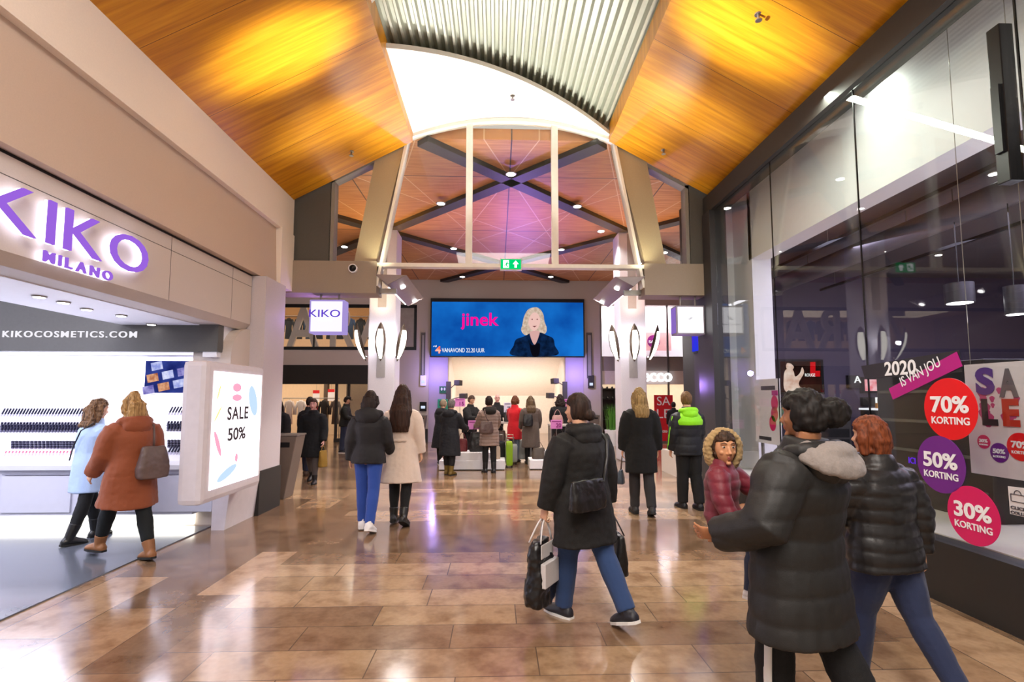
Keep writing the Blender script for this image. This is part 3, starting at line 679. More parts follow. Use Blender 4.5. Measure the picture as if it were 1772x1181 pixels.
        zs = [zh + (0.93 - zh) * q / 7 for q in range(7)] if zh < 0.90 else []
        for z in zs:
            u = (0.93 - z) / 0.5; ly = legs_at(z); y0 = min(p.y for p in ly); y1 = max(p.y for p in ly); x1 = max(abs(p.x) for p in ly)
            pts.append(V((0, (y0 + y1) / 2 * 0.9 + hem_shift * u, z))); rad.append((max(0.17 * W + thick + flare * u, x1 + 0.09 + thick), max(0.125 + thick + flare * u * 0.8, (y1 - y0) / 2 * 0.8 + 0.085 + thick)))
        for t, a, b in ((0.0, 0.168, 0.122), (0.13, 0.142 - slim, 0.106 - slim * 0.6), (0.25, 0.152, 0.115), (0.35, 0.166, 0.12), (0.43, 0.150, 0.094), (0.475, 0.105, 0.075), (0.505, 0.072, 0.068)):
            if zs or t >= (zh - 0.95): pts.append(T(t)); rad.append((a * W + thick, b + thick))
        mb.tube(pts, rad, n, side=X3)
        if collar: mb.tube([T(0.47), T(0.52), T(0.56), T(0.585)], [(0.098 + collar, 0.088 + collar), (0.078 + collar, 0.078 + collar), (0.066 + collar, 0.07 + collar), (0.06 + collar, 0.064 + collar)], 16, side=X3)
        for i in range(2):
            S_, e, w_ = s.sh[i], s.elb[i], s.wri[i]; we = e.lerp(w_, 0.5 + 0.5 * sleeve) if sleeve >= 1 else e.lerp(w_, sleeve)
            inn = V((0.03 if i == 0 else -0.03, 0, -0.01))
            mb.ball(S_ + inn * 0.9 - Z3 * 0.012, 0.055 + thick * 0.75, 14, 10)
            mb.tube([S_ + inn, S_.lerp(e, 0.35), e, e.lerp(we, 0.45), we], [(0.062 * sw + thick), (0.054 * sw + thick), (0.047 * sw + thick * 0.9), (0.043 * sw + thick * 0.8), (0.036 * sw + thick * 0.7)], 14)
        o = s.emit(name, mb, vox, m, 3, disp or folds(0.006)); return o
    def hood(s, m, w_=0.13, fur=None, y=-0.11, z=0.0, deep=0.085, hgt=0.10, vox=0.012, disp=None):
        mb = MB(); c = s.T(0.47) + V((0, y, z)); mb.ball(c, (w_, deep, hgt), 18, 12)
        mb.tube([s.T(0.50) + V((math.sin(a) * (w_ * 0.9), math.cos(a) * 0.08 - 0.035, 0.02 - 0.015 * math.cos(a))) for a in [R(-130 + 260 * q / 10) + math.pi for q in range(11)]], [0.045] * 11, 10)
        o = s.emit('hood', mb, vox, m, 3, disp or folds(0.007, 14))
        return o
    def extra(s, name, mb, m, vox=0.010, smooth=2, disp=None, label=None):
        o = s.emit(name, mb, vox, m, smooth, disp)
        if label: o['label'] = label
        return o
    # ------------------------------------------------ hair
    def hair(s, m, kind='long', length=0.3, width=0.12, big=1.0, bun=None, amp=0.006, vox=0.009, curl=0.0, fringe=0.055, depth=0.05):
        mb = MB(); n, q_ = 30, 20; rr = []; B = 1.0
        for q in range(q_ + 1):
            ph = math.pi * (0.015 + 0.97 * q / q_) - math.pi / 2; ring = []
            for j in range(n):
                a = 2 * math.pi * j / n; ux, uy, uz = math.cos(ph) * math.cos(a), math.cos(ph) * math.sin(a), math.sin(ph)
                x, y, z = ux * 0.083 * big, uy * 0.104 * big - 0.006, uz * 0.122 * big + 0.008
                side_len = -0.02 if kind == 'short' else -0.10
                face = y > 0.022 and z < fringe - max(0, abs(x) - 0.03) * 0.25
                low = z < -0.085
                if face or low: x *= 0.72; y = y * 0.72 - 0.005; z = max(z, -0.10) * 0.85
                ring.append(s.HP(x, y, z))
            rr.append(ring)
        mb.rings(rr)
        if kind == 'long':
            b0 = s.HP(0, -0.045, 0.03); pts = [b0]; rad = [(0.075 * s.hs, 0.05)]
            back = s.T(0.40); steps = 6
            for q in range(1, steps + 1):
                t = q / steps; z = b0.z - length * t; yb = -(0.155) if z < s.T(0.46).z else b0.y - 0.05 * t - 0.02
                bx = s.up.y / s.up.z * (z - s.pel.z); yb2 = (bx - 0.135) if z < s.T(0.50).z else (s.neck.y - 0.075)
                pts.append(V((b0.x * 0.5, yb2, z))); rad.append((0.075 + (width - 0.075) * min(1, t * 1.6) - (0.02 if q == steps else 0), depth - (0.02 if q == steps else 0)))
            mb.tube(pts, rad, 16, side=X3)
            for sd in (-1, 1): mb.tube([s.HP(sd * 0.07, 0.0, 0.05), s.HP(sd * 0.085, -0.01, -0.05), V((sd * (width * 0.85), pts[3].y + 0.05, b0.z - length * 0.5)), V((sd * width * 0.7, pts[5].y + 0.03, b0.z - length * 0.85))], [0.03, 0.034, 0.036, 0.02], 10)
        if kind == 'bob':
            for sd in (-1, 1): mb.tube([s.HP(sd * 0.06, 0.0, 0.07), s.HP(sd * 0.088, -0.005, -0.01), s.HP(sd * 0.085, -0.01, -length * 0.8)], [0.03, 0.04, 0.03], 10)
            mb.tube([s.HP(0, -0.05, 0.05), s.HP(0, -0.085, -0.03), s.HP(0, -0.07, -length)], [(0.075, 0.05), (0.088, 0.045), (0.08, 0.035)], 14, side=s.HR @ X3)
        if bun:
            (bx, by, bz), br = bun[:2]; mb.ball(s.HP(bx, by, bz), br, 16, 12)
        fa = strands(amp, 60, 7); fb = strands(amp * 0.6, 150, 12); fine = lambda q: fa(q) + fb(q); cur = (lambda c: curl * noise.noise(c * 28)) if curl else (lambda c: 0)
        return s.emit('hair', mb, vox, m, 1, lambda c: fine(c) + cur(c))
    def w2(s, p):
        """a point of the pose in world coordinates"""
        q = (V(p) - Z3 * s.low) * s.k; return s.root.location + Matrix.Rotation(R(-s.h), 3, 'Z') @ q

# ------------------------------------------------ bags (held by people, things of their own)
def tote(name, label, c, rotz, w_, d_, h_, m, strap=None, mstrap=None, puff=0.02, cat='bag', group=None, taper=0.85, vox=0.010, straps=1):
    """c: centre of the bag's bottom; strap: world point(s) where the handle hangs"""
    mb = MB(); Rz = Matrix.Rotation(rotz, 3, 'Z'); rr = []
    for t, k in ((0.0, 0.86), (0.06, 0.98), (0.35, 1.0), (0.75, (1 + taper) / 2), (0.96, taper), (1.0, taper * 0.94)):
        dd = d_ / 2 * (1.0 if t < 0.5 else 1 - 0.55 * (t - 0.5) / 0.5); ring = []
        for q in range(24):
            a = 2 * math.pi * q / 24; cx_, sy = math.cos(a), math.sin(a)
            ring.append(V(c) + Rz @ V((w_ / 2 * k * math.copysign(abs(cx_) ** 0.45, cx_), dd * math.copysign(abs(sy) ** 0.6, sy), h_ * t)))
        rr.append(ring)
    mb.rings(rr); me = remesh(mb, vox, 2); Ti = Matrix.Translation(-V(c)); me.transform(Ti)
    fl = folds(puff * 0.4, 12)
    displace(me, fl)
    o = skin_obj(name, me, m); o.location = c; tag(o, label, cat, group); o['_b'] = tuple(c)
    if strap is not None:
        for k in range(straps):
            off = Rz @ V((0, (k - (straps - 1) / 2) * d_ * 0.6, 0)); top = V(strap)
            a = V(c) + Rz @ V((-w_ * 0.30, 0, h_ * 0.97)) + off; b = V(c) + Rz @ V((w_ * 0.30, 0, h_ * 0.97)) + off; mid = top + off * 0.3
            mb = MB(); pts = []
            for q in range(13):
                t = q / 12; pts.append(a * (1 - t) ** 2 + (mid * 2 - (a + b) / 2) * 2 * t * (1 - t) + b * t * t)
            mb.tube(pts, [(0.006, 0.009)] * 13, 8); mb.build('handle', mstrap or m, o, smooth=True)
    return o

NAVY = cloth('navy_cloth', '#1d2029'); BLACKC = cloth('black_cloth', '#18171a'); CHAR = cloth('charcoal_puffer', '#2a2827', 0.6, bump=0.1)
JEAN = cloth('blue_jeans', '#29426f', scale=400); DJEAN = cloth('dark_jeans', '#232c45', scale=400); BRJEAN = cloth('bright_blue_jeans', '#24479a', scale=400)
LEATHER = mat('black_leather', '#1b1919', 0.38, var=0.2, scale=60, bump=0.15); BLEATHER = mat('brown_leather', '#54403a', 0.45, var=0.25, scale=40, bump=0.2)
SOLE = mat('white_sole', '#e6e2dd', 0.6); DSOLE = mat('dark_sole', '#141312', 0.7)

# --- adult carrying a child, nearest the glass
p = P('person in long black puffer coat with pale grey hood carrying a small child', (1.49, 2.60), -33, 1.62, legs=((12, 10), (-16, 12)), lean=-8, turn=-4,
      arms=({'e': (-0.40, -0.06, 1.13), 'w': (-0.38, 0.20, 1.04), 'd': (-0.25, 1, -0.1)}, {'e': (0.29, 0.08, 1.14), 'w': (0.06, 0.27, 1.10)}), wide=1.38, skin=SKIN2, vox=0.007, grip=(0.35, 0.4), hand_n=((1, 0.0, 0.5), (-1, 0, 0.3)))
p.trousers(cloth('black_track_trousers', '#131214'), 0.025, vox=0.011)
for i in (0, 1):
    mb = MB(); h_, k_, a_ = p.hip[i], p.knee[i], p.ank[i]; sd = (-1, 1)[i]; o_ = lambda r: V((sd * r, -0.02, 0))
    mb.tube([h_.lerp(k_, 0.3) + o_(0.145), h_.lerp(k_, 0.7) + o_(0.118), k_ + o_(0.098), k_.lerp(a_, 0.4) + o_(0.104), a_ + o_(0.088)], [(0.012, 0.024)] * 5, 8, side=X3)
    p.extra('side_stripe', mb, mat('white_stripe', '#d9d6d2', 0.7), 0.008, label='white stripe down the outside of the leg')
p.shoes(mat('black_trainer', '#1a1a1c', 0.5), 0.04, SOLE)
p.coat(CHAR, hem=0.55, thick=0.072, flare=0.05, disp=quilt(0.010, 0.13), vox=0.013, collar=0.05, name='coat')
p.hood(CHAR, 0.19, y=-0.11, z=-0.02, deep=0.10, hgt=0.10)
mb = MB(); mb.tube([p.T(0.545) + V((math.sin(a) * 0.185, math.cos(a) * 0.105 - 0.11, -0.045 + 0.055 * math.cos(a))) for a in [2 * math.pi * q / 18 for q in range(19)]], [(0.05, 0.024)] * 19, 10)
mb.ball(p.T(0.50) + V((0, -0.13, 0.02)), (0.165, 0.085, 0.055))
p.extra('hood_lining', mb, cloth('grey_fleece', '#8b827d', 0.95, scale=90), 0.012, disp=folds(0.008, 20), label='pale grey fleece lining of the hood')
p.hair(hairm('black_hair', '#0d0a09', '#1f1815'), 'short', bun=((0.055, -0.125, 0.02), 0.078), big=1.16, amp=0.008, curl=0.01)
near = p
# the child on the arm
hp = p.w2((-0.36, 0.24, 1.10)); hc = gy(1252, 776, 2.86)
q = P('small child in burgundy jacket with fur-trimmed hood held on an arm', (hc.x - 0.02, hc.y, hc.z - 0.80), 128, 0.86, legs=((62, 62), (50, 55)), lean=2, turn=56, nod=0, skin=mat('skin_child', '#c98f66', 0.5), vox=0.008, hs=1.5, faced=True,
      arms=((50, 14, 40), (16, 22, 14)), wide=1.2)
q.root.location.z = hc.z - (q.headc.z - q.low) * q.k
q.trousers(DJEAN, 0.02, vox=0.014)
q.shoes(mat('white_shoe', '#e4dfdb', 0.5), 0.03, SOLE)
q.coat(cloth('burgundy_puffer', '#6d1226', 0.55, bump=0.1), hem=0.78, thick=0.06, flare=0.02, disp=quilt(0.010, 0.11), vox=0.015, collar=0.03, name='jacket')
mb = MB(); mb.tube([q.HP(math.sin(a) * 0.112, -0.03 + 0.012 * math.cos(a), math.cos(a) * 0.135 - 0.015) for a in [2 * math.pi * i / 20 for i in range(21)]], [0.05] * 21, 12); mb.ball(q.HP(0, -0.085, -0.03), (0.14, 0.10, 0.16), 16, 12)
q.extra('hood', mb, cloth('tan_fur', '#a88b5f', 0.95, var=0.35, scale=60), 0.014, 1, lambda c: 0.016 * noise.noise(c * 45) + 0.008 * noise.noise(c * 90), label='pale tan fur trimmed hood')
q.hair(hairm('dark_brown_hair', '#22150d', '#4a3220'), 'short', big=1.03, amp=0.010, curl=0.012, fringe=0.062)

# --- companion with auburn hair
p = P('person with auburn hair in dark glossy puffer jacket and navy jeans', (2.22, 2.99), -18, 1.48, legs=((14, 6), (-18, 14)), lean=3, turn=-8,
      arms=((22, 12, 45), (-14, 14, 18)), wide=1.3, skin=SKIN, vox=0.008)
p.trousers(cloth('deep_navy_jeans', '#222c4c', scale=400), 0.012); p.shoes(mat('dark_trainer', '#20222c', 0.5), 0.04, DSOLE)
p.coat(cloth('plum_black_puffer', '#2c2829', 0.42, bump=0.08), hem=0.80, thick=0.055, flare=0.03, disp=quilt(0.012, 0.085), vox=0.012, collar=0.04, name='jacket')
p.hair(hairm('auburn_hair', '#4d2310', '#8a4522'), 'bob', length=0.15, big=1.16, amp=0.008, curl=0.008)

# --- woman crossing with bags
p = P('woman in long dark quilted coat with bun, carrying several bags', (0.66, 4.02), -36, 1.62, legs=((12, 4), (-19, 12)), lean=3, turn=-14,
      arms=((6, 15, 8), (-4, 15, 8)), wide=1.24, skin=SKIN, vox=0.007, grip=(1.0, 1.0))
p.trousers(JEAN, 0.014); p.shoes(mat('dark_sneaker', '#23222a', 0.5), 0.03, SOLE)
p.coat(cloth('black_brown_coat', '#1b1817', 0.8), hem=0.60, thick=0.058, flare=0.05, disp=folds(0.012, 9), collar=0.05, vox=0.012)
p.hood(cloth('black_brown_coat', '#1b1817'), 0.15, y=-0.09, z=0.0, deep=0.075, hgt=0.08)
p.hair(hairm('brown_black_hair', '#1a100b', '#3a261c'), 'short', bun=((0.0, -0.115, -0.045), 0.045), big=1.10, amp=0.006)
wl = p.w2(p.wri[0] + p.hd[0] * 0.09); wr = p.w2(p.wri[1] + p.hd[1] * 0.09)
rot = R(36)
M_PLAS = mat('black_white_plastic', '#191719', 0.3, var=0.3, scale=9, bump=0.5)
b = tote('carrier_bag', 'glossy black plastic carrier bag with white print held low', (wl.x - 0.02, wl.y, wl.z - 0.60), rot + 0.4, 0.30, 0.16, 0.46, M_PLAS, strap=wl, mstrap=mat('white_plastic', '#d9d6d8', 0.35), puff=0.05, taper=0.7, straps=2)
mb = MB(); base = V(b.location); vw = (CAM - base); vw.z = 0; vw.normalize(); rt = V((-vw.y, vw.x, 0)); fv = Matrix.Rotation(rot + 0.4, 3, 'Z') @ V((0, -1, 0))
rt = Matrix.Rotation(rot + 0.4, 3, 'Z') @ V((1, 0, 0)); face = base + fv * 0.078 + Z3 * 0.02
mb.obox(face + Z3 * 0.21, rt * 0.115, Z3 * 0.085, fv * 0.02); mb.build('printed_panel', mat('white_print', '#cfcaca', 0.4, var=0.1), b, bevel=0.006)
mb = MB(); mb.obox(face + Z3 * 0.37 - fv * 0.022, rt * 0.10, Z3 * 0.05, fv * 0.004); mb.build('printed_panel', MATS['white_print'], b, bevel=0.006)
tote('handbag', 'black leather tote hanging beside the long dark coat', (wr.x + 0.06, wr.y + 0.0, wr.z - 0.46), rot + 1.0, 0.36, 0.13, 0.31, LEATHER, strap=(wr.x + 0.02, wr.y, wr.z + 0.0), straps=2, taper=0.95)
sb = p.w2((-0.17, -0.215, 0.90)); sp = p.w2((0.10, -0.13, 1.42)); s2 = p.w2((-0.2, -0.14, 1.28))
o = tote('shoulder_bag', 'black shoulder bag slung across the back of the long dark coat', (sb.x, sb.y, sb.z), R(36), 0.34, 0.10, 0.22, LEATHER, taper=0.92)
mb = MB(); mb.tube([sb + V((0.10, 0.02, 0.20)), p.w2((0.0, -0.215, 1.10)), p.w2((0.06, -0.20, 1.28)), p.w2((0.10, -0.165, 1.40)), p.w2((0.115, -0.08, 1.47)), p.w2((0.12, 0.05, 1.46))], [(0.013, 0.005)] * 6, 8); mb.build('strap', LEATHER, o, smooth=True)

# --- tall woman in black coat
p = P('tall woman with blond hair in loose black coat walking away', (2.08, 7.55), 2, 1.72, legs=((4, 4), (-10, 10, 16)), lean=1, arms=((3, 12, 10), (0, 14, 12)), skin=SKIN, wide=0.96)
p.trousers(cloth('dark_grey_trousers', '#3a3638'), 0.01); p.shoes(mat('black_boot', '#1a181a', 0.5), 0.07, DSOLE)
p.coat(cloth('wool_black_coat', '#141213', 0.95), hem=0.56, thick=0.05, flare=0.02, disp=folds(0.009), collar=0.03, sw=1.05)
p.hair(hairm('dark_blond_hair', '#5a4426', '#a98a58'), 'long', 0.34, 0.105, amp=0.008)
wl = p.w2(p.wri[0] + p.hd[0] * 0.09); tote('handbag', 'small grey blue handbag with looping strap held at black coat', (wl.x - 0.03, wl.y - 0.03, wl.z - 0.40), R(70), 0.22, 0.10, 0.20, mat('grey_blue_leather', '#3b4450', 0.45), strap=wl + V((0, 0, 0.0)), mstrap=BLEATHER)
# --- man with lime yoke jacket
p = P('man in black jacket with neon lime hood and shoulders', (2.91, 7.9), -8, 1.68, legs=((5, 3), (-6, 5)), lean=1, arms=((2, 9, 14), (14, 10, 30)), skin=SKIN, wide=1.12)
p.trousers(BLACKC, 0.02); p.shoes(mat('black_shoe', '#17161a', 0.5), 0.03, DSOLE)
p.coat(cloth('black_workwear', '#1a1c26', 0.6), hem=0.80, thick=0.045, flare=0.0, disp=quilt(0.006, 0.12), collar=0.02, name='jacket')
LIME = cloth('neon_lime', '#8fe600', 0.6)
mb = MB(); mb.tube([p.T(0.30), p.T(0.36), p.T(0.43), p.T(0.475), p.T(0.505)], [(0.19 * 1.12 + 0.02, 0.172), (0.168 * 1.12 + 0.056, 0.178), (0.152 * 1.12 + 0.056, 0.152), (0.107 * 1.12 + 0.055, 0.132), (0.074 * 1.12 + 0.05, 0.115)], 22, side=X3)
p.extra('yoke', mb, LIME, 0.012, 3, folds(0.004), label='neon lime yoke across the shoulders'); p.hood(LIME, 0.13, y=-0.10, deep=0.07, hgt=0.08)
mb = MB(); S_, e_, w_ = p.sh[0], p.elb[0], p.wri[0]; mb.tube([S_ + V((-0.075, -0.03, 0)), e_ + V((-0.082, -0.02, 0)), w_ + V((-0.058, -0.01, 0))], [(0.012, 0.014)] * 3, 8); p.extra('sleeve_stripe', mb, LIME, 0.010, label='neon lime stripe along the sleeve')
p.hair(hairm('light_brown_hair', '#4a3320', '#80603c'), 'short', big=1.02, amp=0.006)
# --- couple walking away
p = P('woman in short black hooded parka and bright blue jeans', (-1.62, 6.72), 2, 1.66, legs=((7, 3), (-9, 12, 18)), lean=1, arms=((-6, 12, 20), (10, 9, 40)), skin=SKIN)
p.trousers(BRJEAN, 0.006); p.shoes(mat('white_trainer', '#e6e1de', 0.5), 0.05, SOLE)
p.coat(cloth('dark_parka', '#211d22', 0.75), hem=0.83, thick=0.045, flare=0.06, slim=0.012, disp=folds(0.008), collar=0.03, name='parka')
p.hood(cloth('dark_parka', '#211d22'), 0.16, y=-0.10, z=0.02, deep=0.085, hgt=0.12)
p.hair(hairm('very_dark_hair', '#150d0b', '#2d1d18'), 'long', 0.16, 0.10)
p = P('woman with very long dark brown hair in cream coat', (-1.27, 7.05), 2, 1.72, legs=((3, 4), (-8, 14, 26)), lean=0, arms=((2, 10, 30), (0, 13, 10)), skin=SKIN)
p.trousers(cloth('black_tights', '#131011'), 0.0, end=0.08); p.shoes(mat('black_ankle_boot', '#18140f', 0.4), 0.10, DSOLE)
p.coat(cloth('cream_wool', '#d8c3b4', 0.9), hem=0.50, thick=0.036, flare=0.085, slim=0.02, disp=folds(0.008), collar=0.02, hem_shift=-0.02)
mb = MB(); mb.tube([p.T(0.10) + V((-0.10, -0.148, 0)), p.T(0.10) + V((0, -0.160, 0)), p.T(0.10) + V((0.10, -0.148, 0))], [(0.006, 0.022)] * 3, 8, side=Y3); p.extra('half_belt', mb, MATS['cream_wool'], 0.008)
p.hair(hairm('long_brown_hair', '#1c0f0a', '#40261b'), 'long', 0.52, 0.135, big=1.06, depth=0.06)
# --- pair at the makeup counter
p = P('woman in long rust orange hooded coat with brown boots', (-3.80, 5.62), -62, 1.64, legs=((28, 6, 0), (-14, 6)), lean=3, turn=-6, arms=((14, 10, 24), (-2, 12, 16)), wide=1.12, skin=SKIN, vox=0.009)
p.trousers(cloth('dark_teal_jeans', '#1b2226', scale=300), 0.004, end=0.10); p.shoes(mat('tan_boot', '#8a5a34', 0.5, var=0.15), 0.10, DSOLE, name='boot')
RUST = cloth('rust_coat', '#8a4420', 0.75)
p.coat(RUST, hem=0.58, thick=0.055, flare=0.065, disp=folds(0.010), collar=0.03); p.hood(RUST, 0.15, y=-0.10, deep=0.08, hgt=0.10)
p.hair(hairm('honey_blond_hair', '#6b4a26', '#c29a62'), 'long', 0.20, 0.11, amp=0.010, curl=0.012, bun=((0.0, -0.03, 0.105), 0.05))
sb = p.w2((0.10, -0.205, 0.86)); o = tote('backpack', 'taupe leather bag slung on the back of the rust coat', sb, R(62), 0.30, 0.15, 0.33, mat('taupe_leather', '#5f4c47', 0.45, var=0.2, scale=30, bump=0.15), taper=0.75)
mb = MB(); mb.tube([sb + V((0, 0, 0.31)), p.w2((0.10, -0.20, 1.30)), p.w2((0.12, -0.15, 1.42)), p.w2((0.13, 0.0, 1.475))], [(0.012, 0.005)] * 4, 8); mb.build('strap', MATS['taupe_leather'], o, smooth=True)
p = P('woman in pale blue coat with wavy brown hair at makeup display', (-4.76, 6.32), 24, 1.58, legs=((14, 4), (-10, 8)), lean=4, turn=10, nod=14, arms=((24, 8, 30), (20, 10, 50)), skin=SKIN)
p.trousers(cloth('black_leggings', '#15171b'), 0.002, end=0.15); p.shoes(mat('black_heeled_boot', '#121214', 0.35), 0.16, DSOLE, name='boot')
p.coat(cloth('pale_blue_wool', '#a9c1e6', 0.9), hem=0.62, thick=0.042, flare=0.04, disp=folds(0.008), collar=0.03)
p.hair(hairm('wavy_brown_hair', '#3a261b', '#8d6a48'), 'long', 0.26, 0.125, amp=0.012, curl=0.014, big=1.05)
mb = MB(); mb.tube([V((0.13, -0.05, 1.47)), V((0.09, -0.165, 1.38)), V((-0.03, -0.175, 1.17)), V((-0.17, -0.13, 1.0))], [(0.006, 0.010)] * 4, 8); p.extra('bag_strap', mb, LEATHER, 0.006, 1, label='thin black cross-body strap')
# --- people in the hall, left
p = P('woman in dark coat and grey tights walking toward the camera with yellow bag', (-3.63, 10.5), 176, 1.58, legs=((10, 3), (-14, 14)), lean=2, arms=((6, 10, 14), (-4, 12, 12)), skin=SKIN3, wide=1.1, faced=True)
p.trousers(cloth('grey_tights', '#5b5452'), 0.0, end=0.08); p.shoes(mat('black_lace_boot', '#17161a', 0.4), 0.10, DSOLE, name='boot')
p.coat(cloth('dark_teal_coat', '#171b1f', 0.9), hem=0.55, thick=0.05, flare=0.05, disp=folds(0.010), collar=0.03); p.hair(hairm('cropped_brown_hair', '#2a1a12', '#52382a'), 'short', big=1.03)
wl = p.w2(p.wri[0] + p.hd[0] * 0.09); tote('paper_bag', 'mustard yellow carrier bag held by woman in dark coat', (wl.x, wl.y, wl.z - 0.42), R(80), 0.24, 0.10, 0.32, mat('mustard_paper', '#8a6a22', 0.6), strap=wl, taper=1.0)
p = P('person in navy jacket half hidden behind the woman with yellow bag', (-4.12, 11.6), 10, 1.62, legs=((8, 3), (-8, 6)), skin=SKIN); p.trousers(DJEAN, 0.01); p.shoes(mat('brown_shoe', '#4a3628', 0.5), 0.03)
p.coat(NAVY, hem=0.80, thick=0.045, disp=folds(0.008), name='jacket'); p.hair(MATS['very_dark_hair'], 'short')
p = P('woman in black coat with speckled scarf beside the stone pilaster', (-4.12, 9.95), 178, 1.62, legs=((8, 4), (-8, 6)), skin=SKIN3, faced=True); p.trousers(BLACKC, 0.005); p.shoes(MATS['black_shoe'], 0.05)
p.coat(BLACKC, hem=0.58, thick=0.04, disp=folds(0.008)); p.hair(MATS['very_dark_hair'], 'long', 0.24, 0.11)
mb = MB(); mb.tube([p.T(0.52) + V((0, 0.06, 0)), p.T(0.42) + V((0.02, 0.155, 0)), p.T(0.2) + V((0.03, 0.17, 0))], [(0.06, 0.03), (0.06, 0.03), (0.05, 0.02)], 10, side=X3); p.extra('scarf', mb, mat('speckled_scarf', '#77706d', 0.9, var=0.8, scale=60), 0.012)
p = P('man in flat cap and dark jacket standing by the store window', (-4.66, 16.2), 88, 1.64, legs=((4, 2), (-3, 2)), nod=22, lean=3, arms=((16, 8, 50), (16, 8, 50)), skin=SKIN); p.trousers(DJEAN, 0.02); p.shoes(mat('navy_trainer', '#20222c', 0.5), 0.03, SOLE)
p.coat(cloth('olive_black_jacket', '#232420', 0.8), hem=0.82, thick=0.04, disp=folds(0.008), name='jacket'); p.hair(MATS['very_dark_hair'], 'short')
mb = MB(); mb.ball(p.HP(0, -0.005, 0.075), (0.092, 0.112, 0.058)); mb.ball(p.HP(0, 0.115, 0.055), (0.065, 0.06, 0.012)); p.extra('cap', mb, cloth('dark_cap', '#2b2320'), 0.010, 2)
# --- shoppers round the handbag stand
p = P('shopper in dark navy coat and mustard boots in front of the stand', (-1.03, 11.5), 24, 1.56, legs=((3, 2), (-3, 3)), lean=5, nod=12, arms=((30, 8, 40), (26, 8, 45)), wide=1.15, skin=SKIN)
p.trousers(BLACKC, 0.01, end=0.15); p.shoes(mat('mustard_boot', '#6a5318', 0.6), 0.16, DSOLE, name='boot'); p.coat(NAVY, hem=0.44, thick=0.05, flare=0.03, disp=folds(0.010)); p.hood(NAVY, 0.16, deep=0.09)
p.hair(hairm('grey_hair', '#4a4644', '#8a8480'), 'short', big=1.06, amp=0.008)
p = P('shopper in long dark coat behind the navy coated shopper', (-1.40, 13.3), 40, 1.56, legs=((4, 2), (-4, 3)), lean=4, wide=1.12, skin=SKIN, arms=((20, 8, 40), (20, 8, 40)))
p.trousers(BLACKC, 0.02); p.shoes(MATS['black_shoe'], 0.04, SOLE); p.coat(cloth('ink_coat', '#1b1d24'), hem=0.44, thick=0.055, flare=0.07, disp=folds(0.01)); p.hood(MATS['ink_coat'], 0.15)
p.hair(hairm('fair_grey_hair', '#6a5a48', '#a09078'), 'short')
p = P('salesman in black jacket looking down behind the white stand', (-0.72, 13.7), 128, 1.66, nod=24, lean=4, arms=((34, 8, 55), (34, 8, 55)), skin=SKIN, wide=1.1, faced=True)
p.trousers(BLACKC, 0.02); p.shoes(MATS['black_shoe'], 0.03); p.coat(BLACKC, hem=0.78, thick=0.045, disp=folds(0.008), name='jacket'); p.hair(MATS['cropped_brown_hair'], 'short')
p = P('shopper in taupe quilted coat with dark hood at the stand', (-0.17, 11.8), -14, 1.62, legs=((3, 2), (-4, 4)), lean=3, arms=((24, 10, 50), (20, 10, 40)), skin=SKIN, wide=1.08)
p.trousers(BLACKC, 0.004); p.shoes(MATS['black_lace_boot'], 0.16, DSOLE, name='boot'); p.coat(cloth('taupe_quilt', '#8d776b', 0.55), hem=0.62, thick=0.045, flare=0.02, disp=quilt(0.010, 0.075)); p.hood(cloth('dark_fur_hood', '#2c2622', 0.95), 0.15, deep=0.09, hgt=0.09)
p.hair(MATS['very_dark_hair'], 'short', big=1.1, amp=0.01)
sb = p.w2((-0.12, -0.20, 0.92)); o = tote('shoulder_bag', 'dark brown shoulder bag on taupe quilted coat', sb, R(14), 0.32, 0.12, 0.26, BLEATHER, taper=0.8); mb = MB(); mb.tube([sb + V((0.05, 0, 0.25)), p.w2((-0.12, -0.19, 1.30)), p.w2((-0.14, -0.10, 1.47))], [(0.010, 0.005)] * 3, 8); mb.build('strap', BLEATHER, o, smooth=True)
p = P('bald salesman in dark top behind the counter', (0.0, 15.4), 168, 1.70, nod=8, skin=SKIN3, arms=((24, 8, 60), (24, 8, 60)), faced=True); p.trousers(BLACKC, 0.02); p.shoes(MATS['black_shoe'], 0.03); p.coat(cloth('dark_jumper', '#232026'), hem=0.88, thick=0.03, name='jumper')
p = P('shopper in long bright red coat at the stand', (0.46, 13.75), 30, 1.64, legs=((3, 2), (-3, 3)), lean=2, arms=((26, 8, 60), (26, 8, 55)), skin=SKIN); p.trousers(cloth('grey_blue_jeans', '#5a6472'), 0.004); p.shoes(MATS['black_boot'], 0.05)
p.coat(cloth('red_wool', '#c4081c', 0.85), hem=0.60, thick=0.036, flare=0.015, disp=folds(0.007), collar=0.03); p.hair(hairm('chestnut_hair', '#3f2213', '#7a4626'), 'bob', 0.12, big=1.08, curl=0.01)
p = P('shopper with long hair in grey brown coat and dark backpack', (0.86, 13.3), -4, 1.64, legs=((3, 2), (-3, 3)), lean=1, arms=((10, 9, 30), (10, 9, 30)), skin=SKIN, wide=1.08); p.trousers(BLACKC, 0.004); p.shoes(MATS['black_boot'], 0.05)
p.coat(cloth('grey_brown_wool', '#5d5049', 0.9), hem=0.42, thick=0.045, flare=0.02, disp=folds(0.009)); p.hair(hairm('ash_brown_hair', '#3a2d20', '#6e583c'), 'long', 0.36, 0.12)
sb = p.w2((-0.10, -0.19, 0.98)); o = tote('backpack', 'small dark backpack on grey brown coat', sb, R(4), 0.27, 0.12, 0.30, LEATHER, taper=0.8)
p = P('shopper with dark curly hair in black coat at the stand', (1.74, 14.3), 6, 1.66, lean=2, arms=((20, 8, 50), (20, 8, 50)), skin=SKIN, wide=1.15); p.trousers(BLACKC, 0.01); p.shoes(MATS['black_shoe'], 0.03)
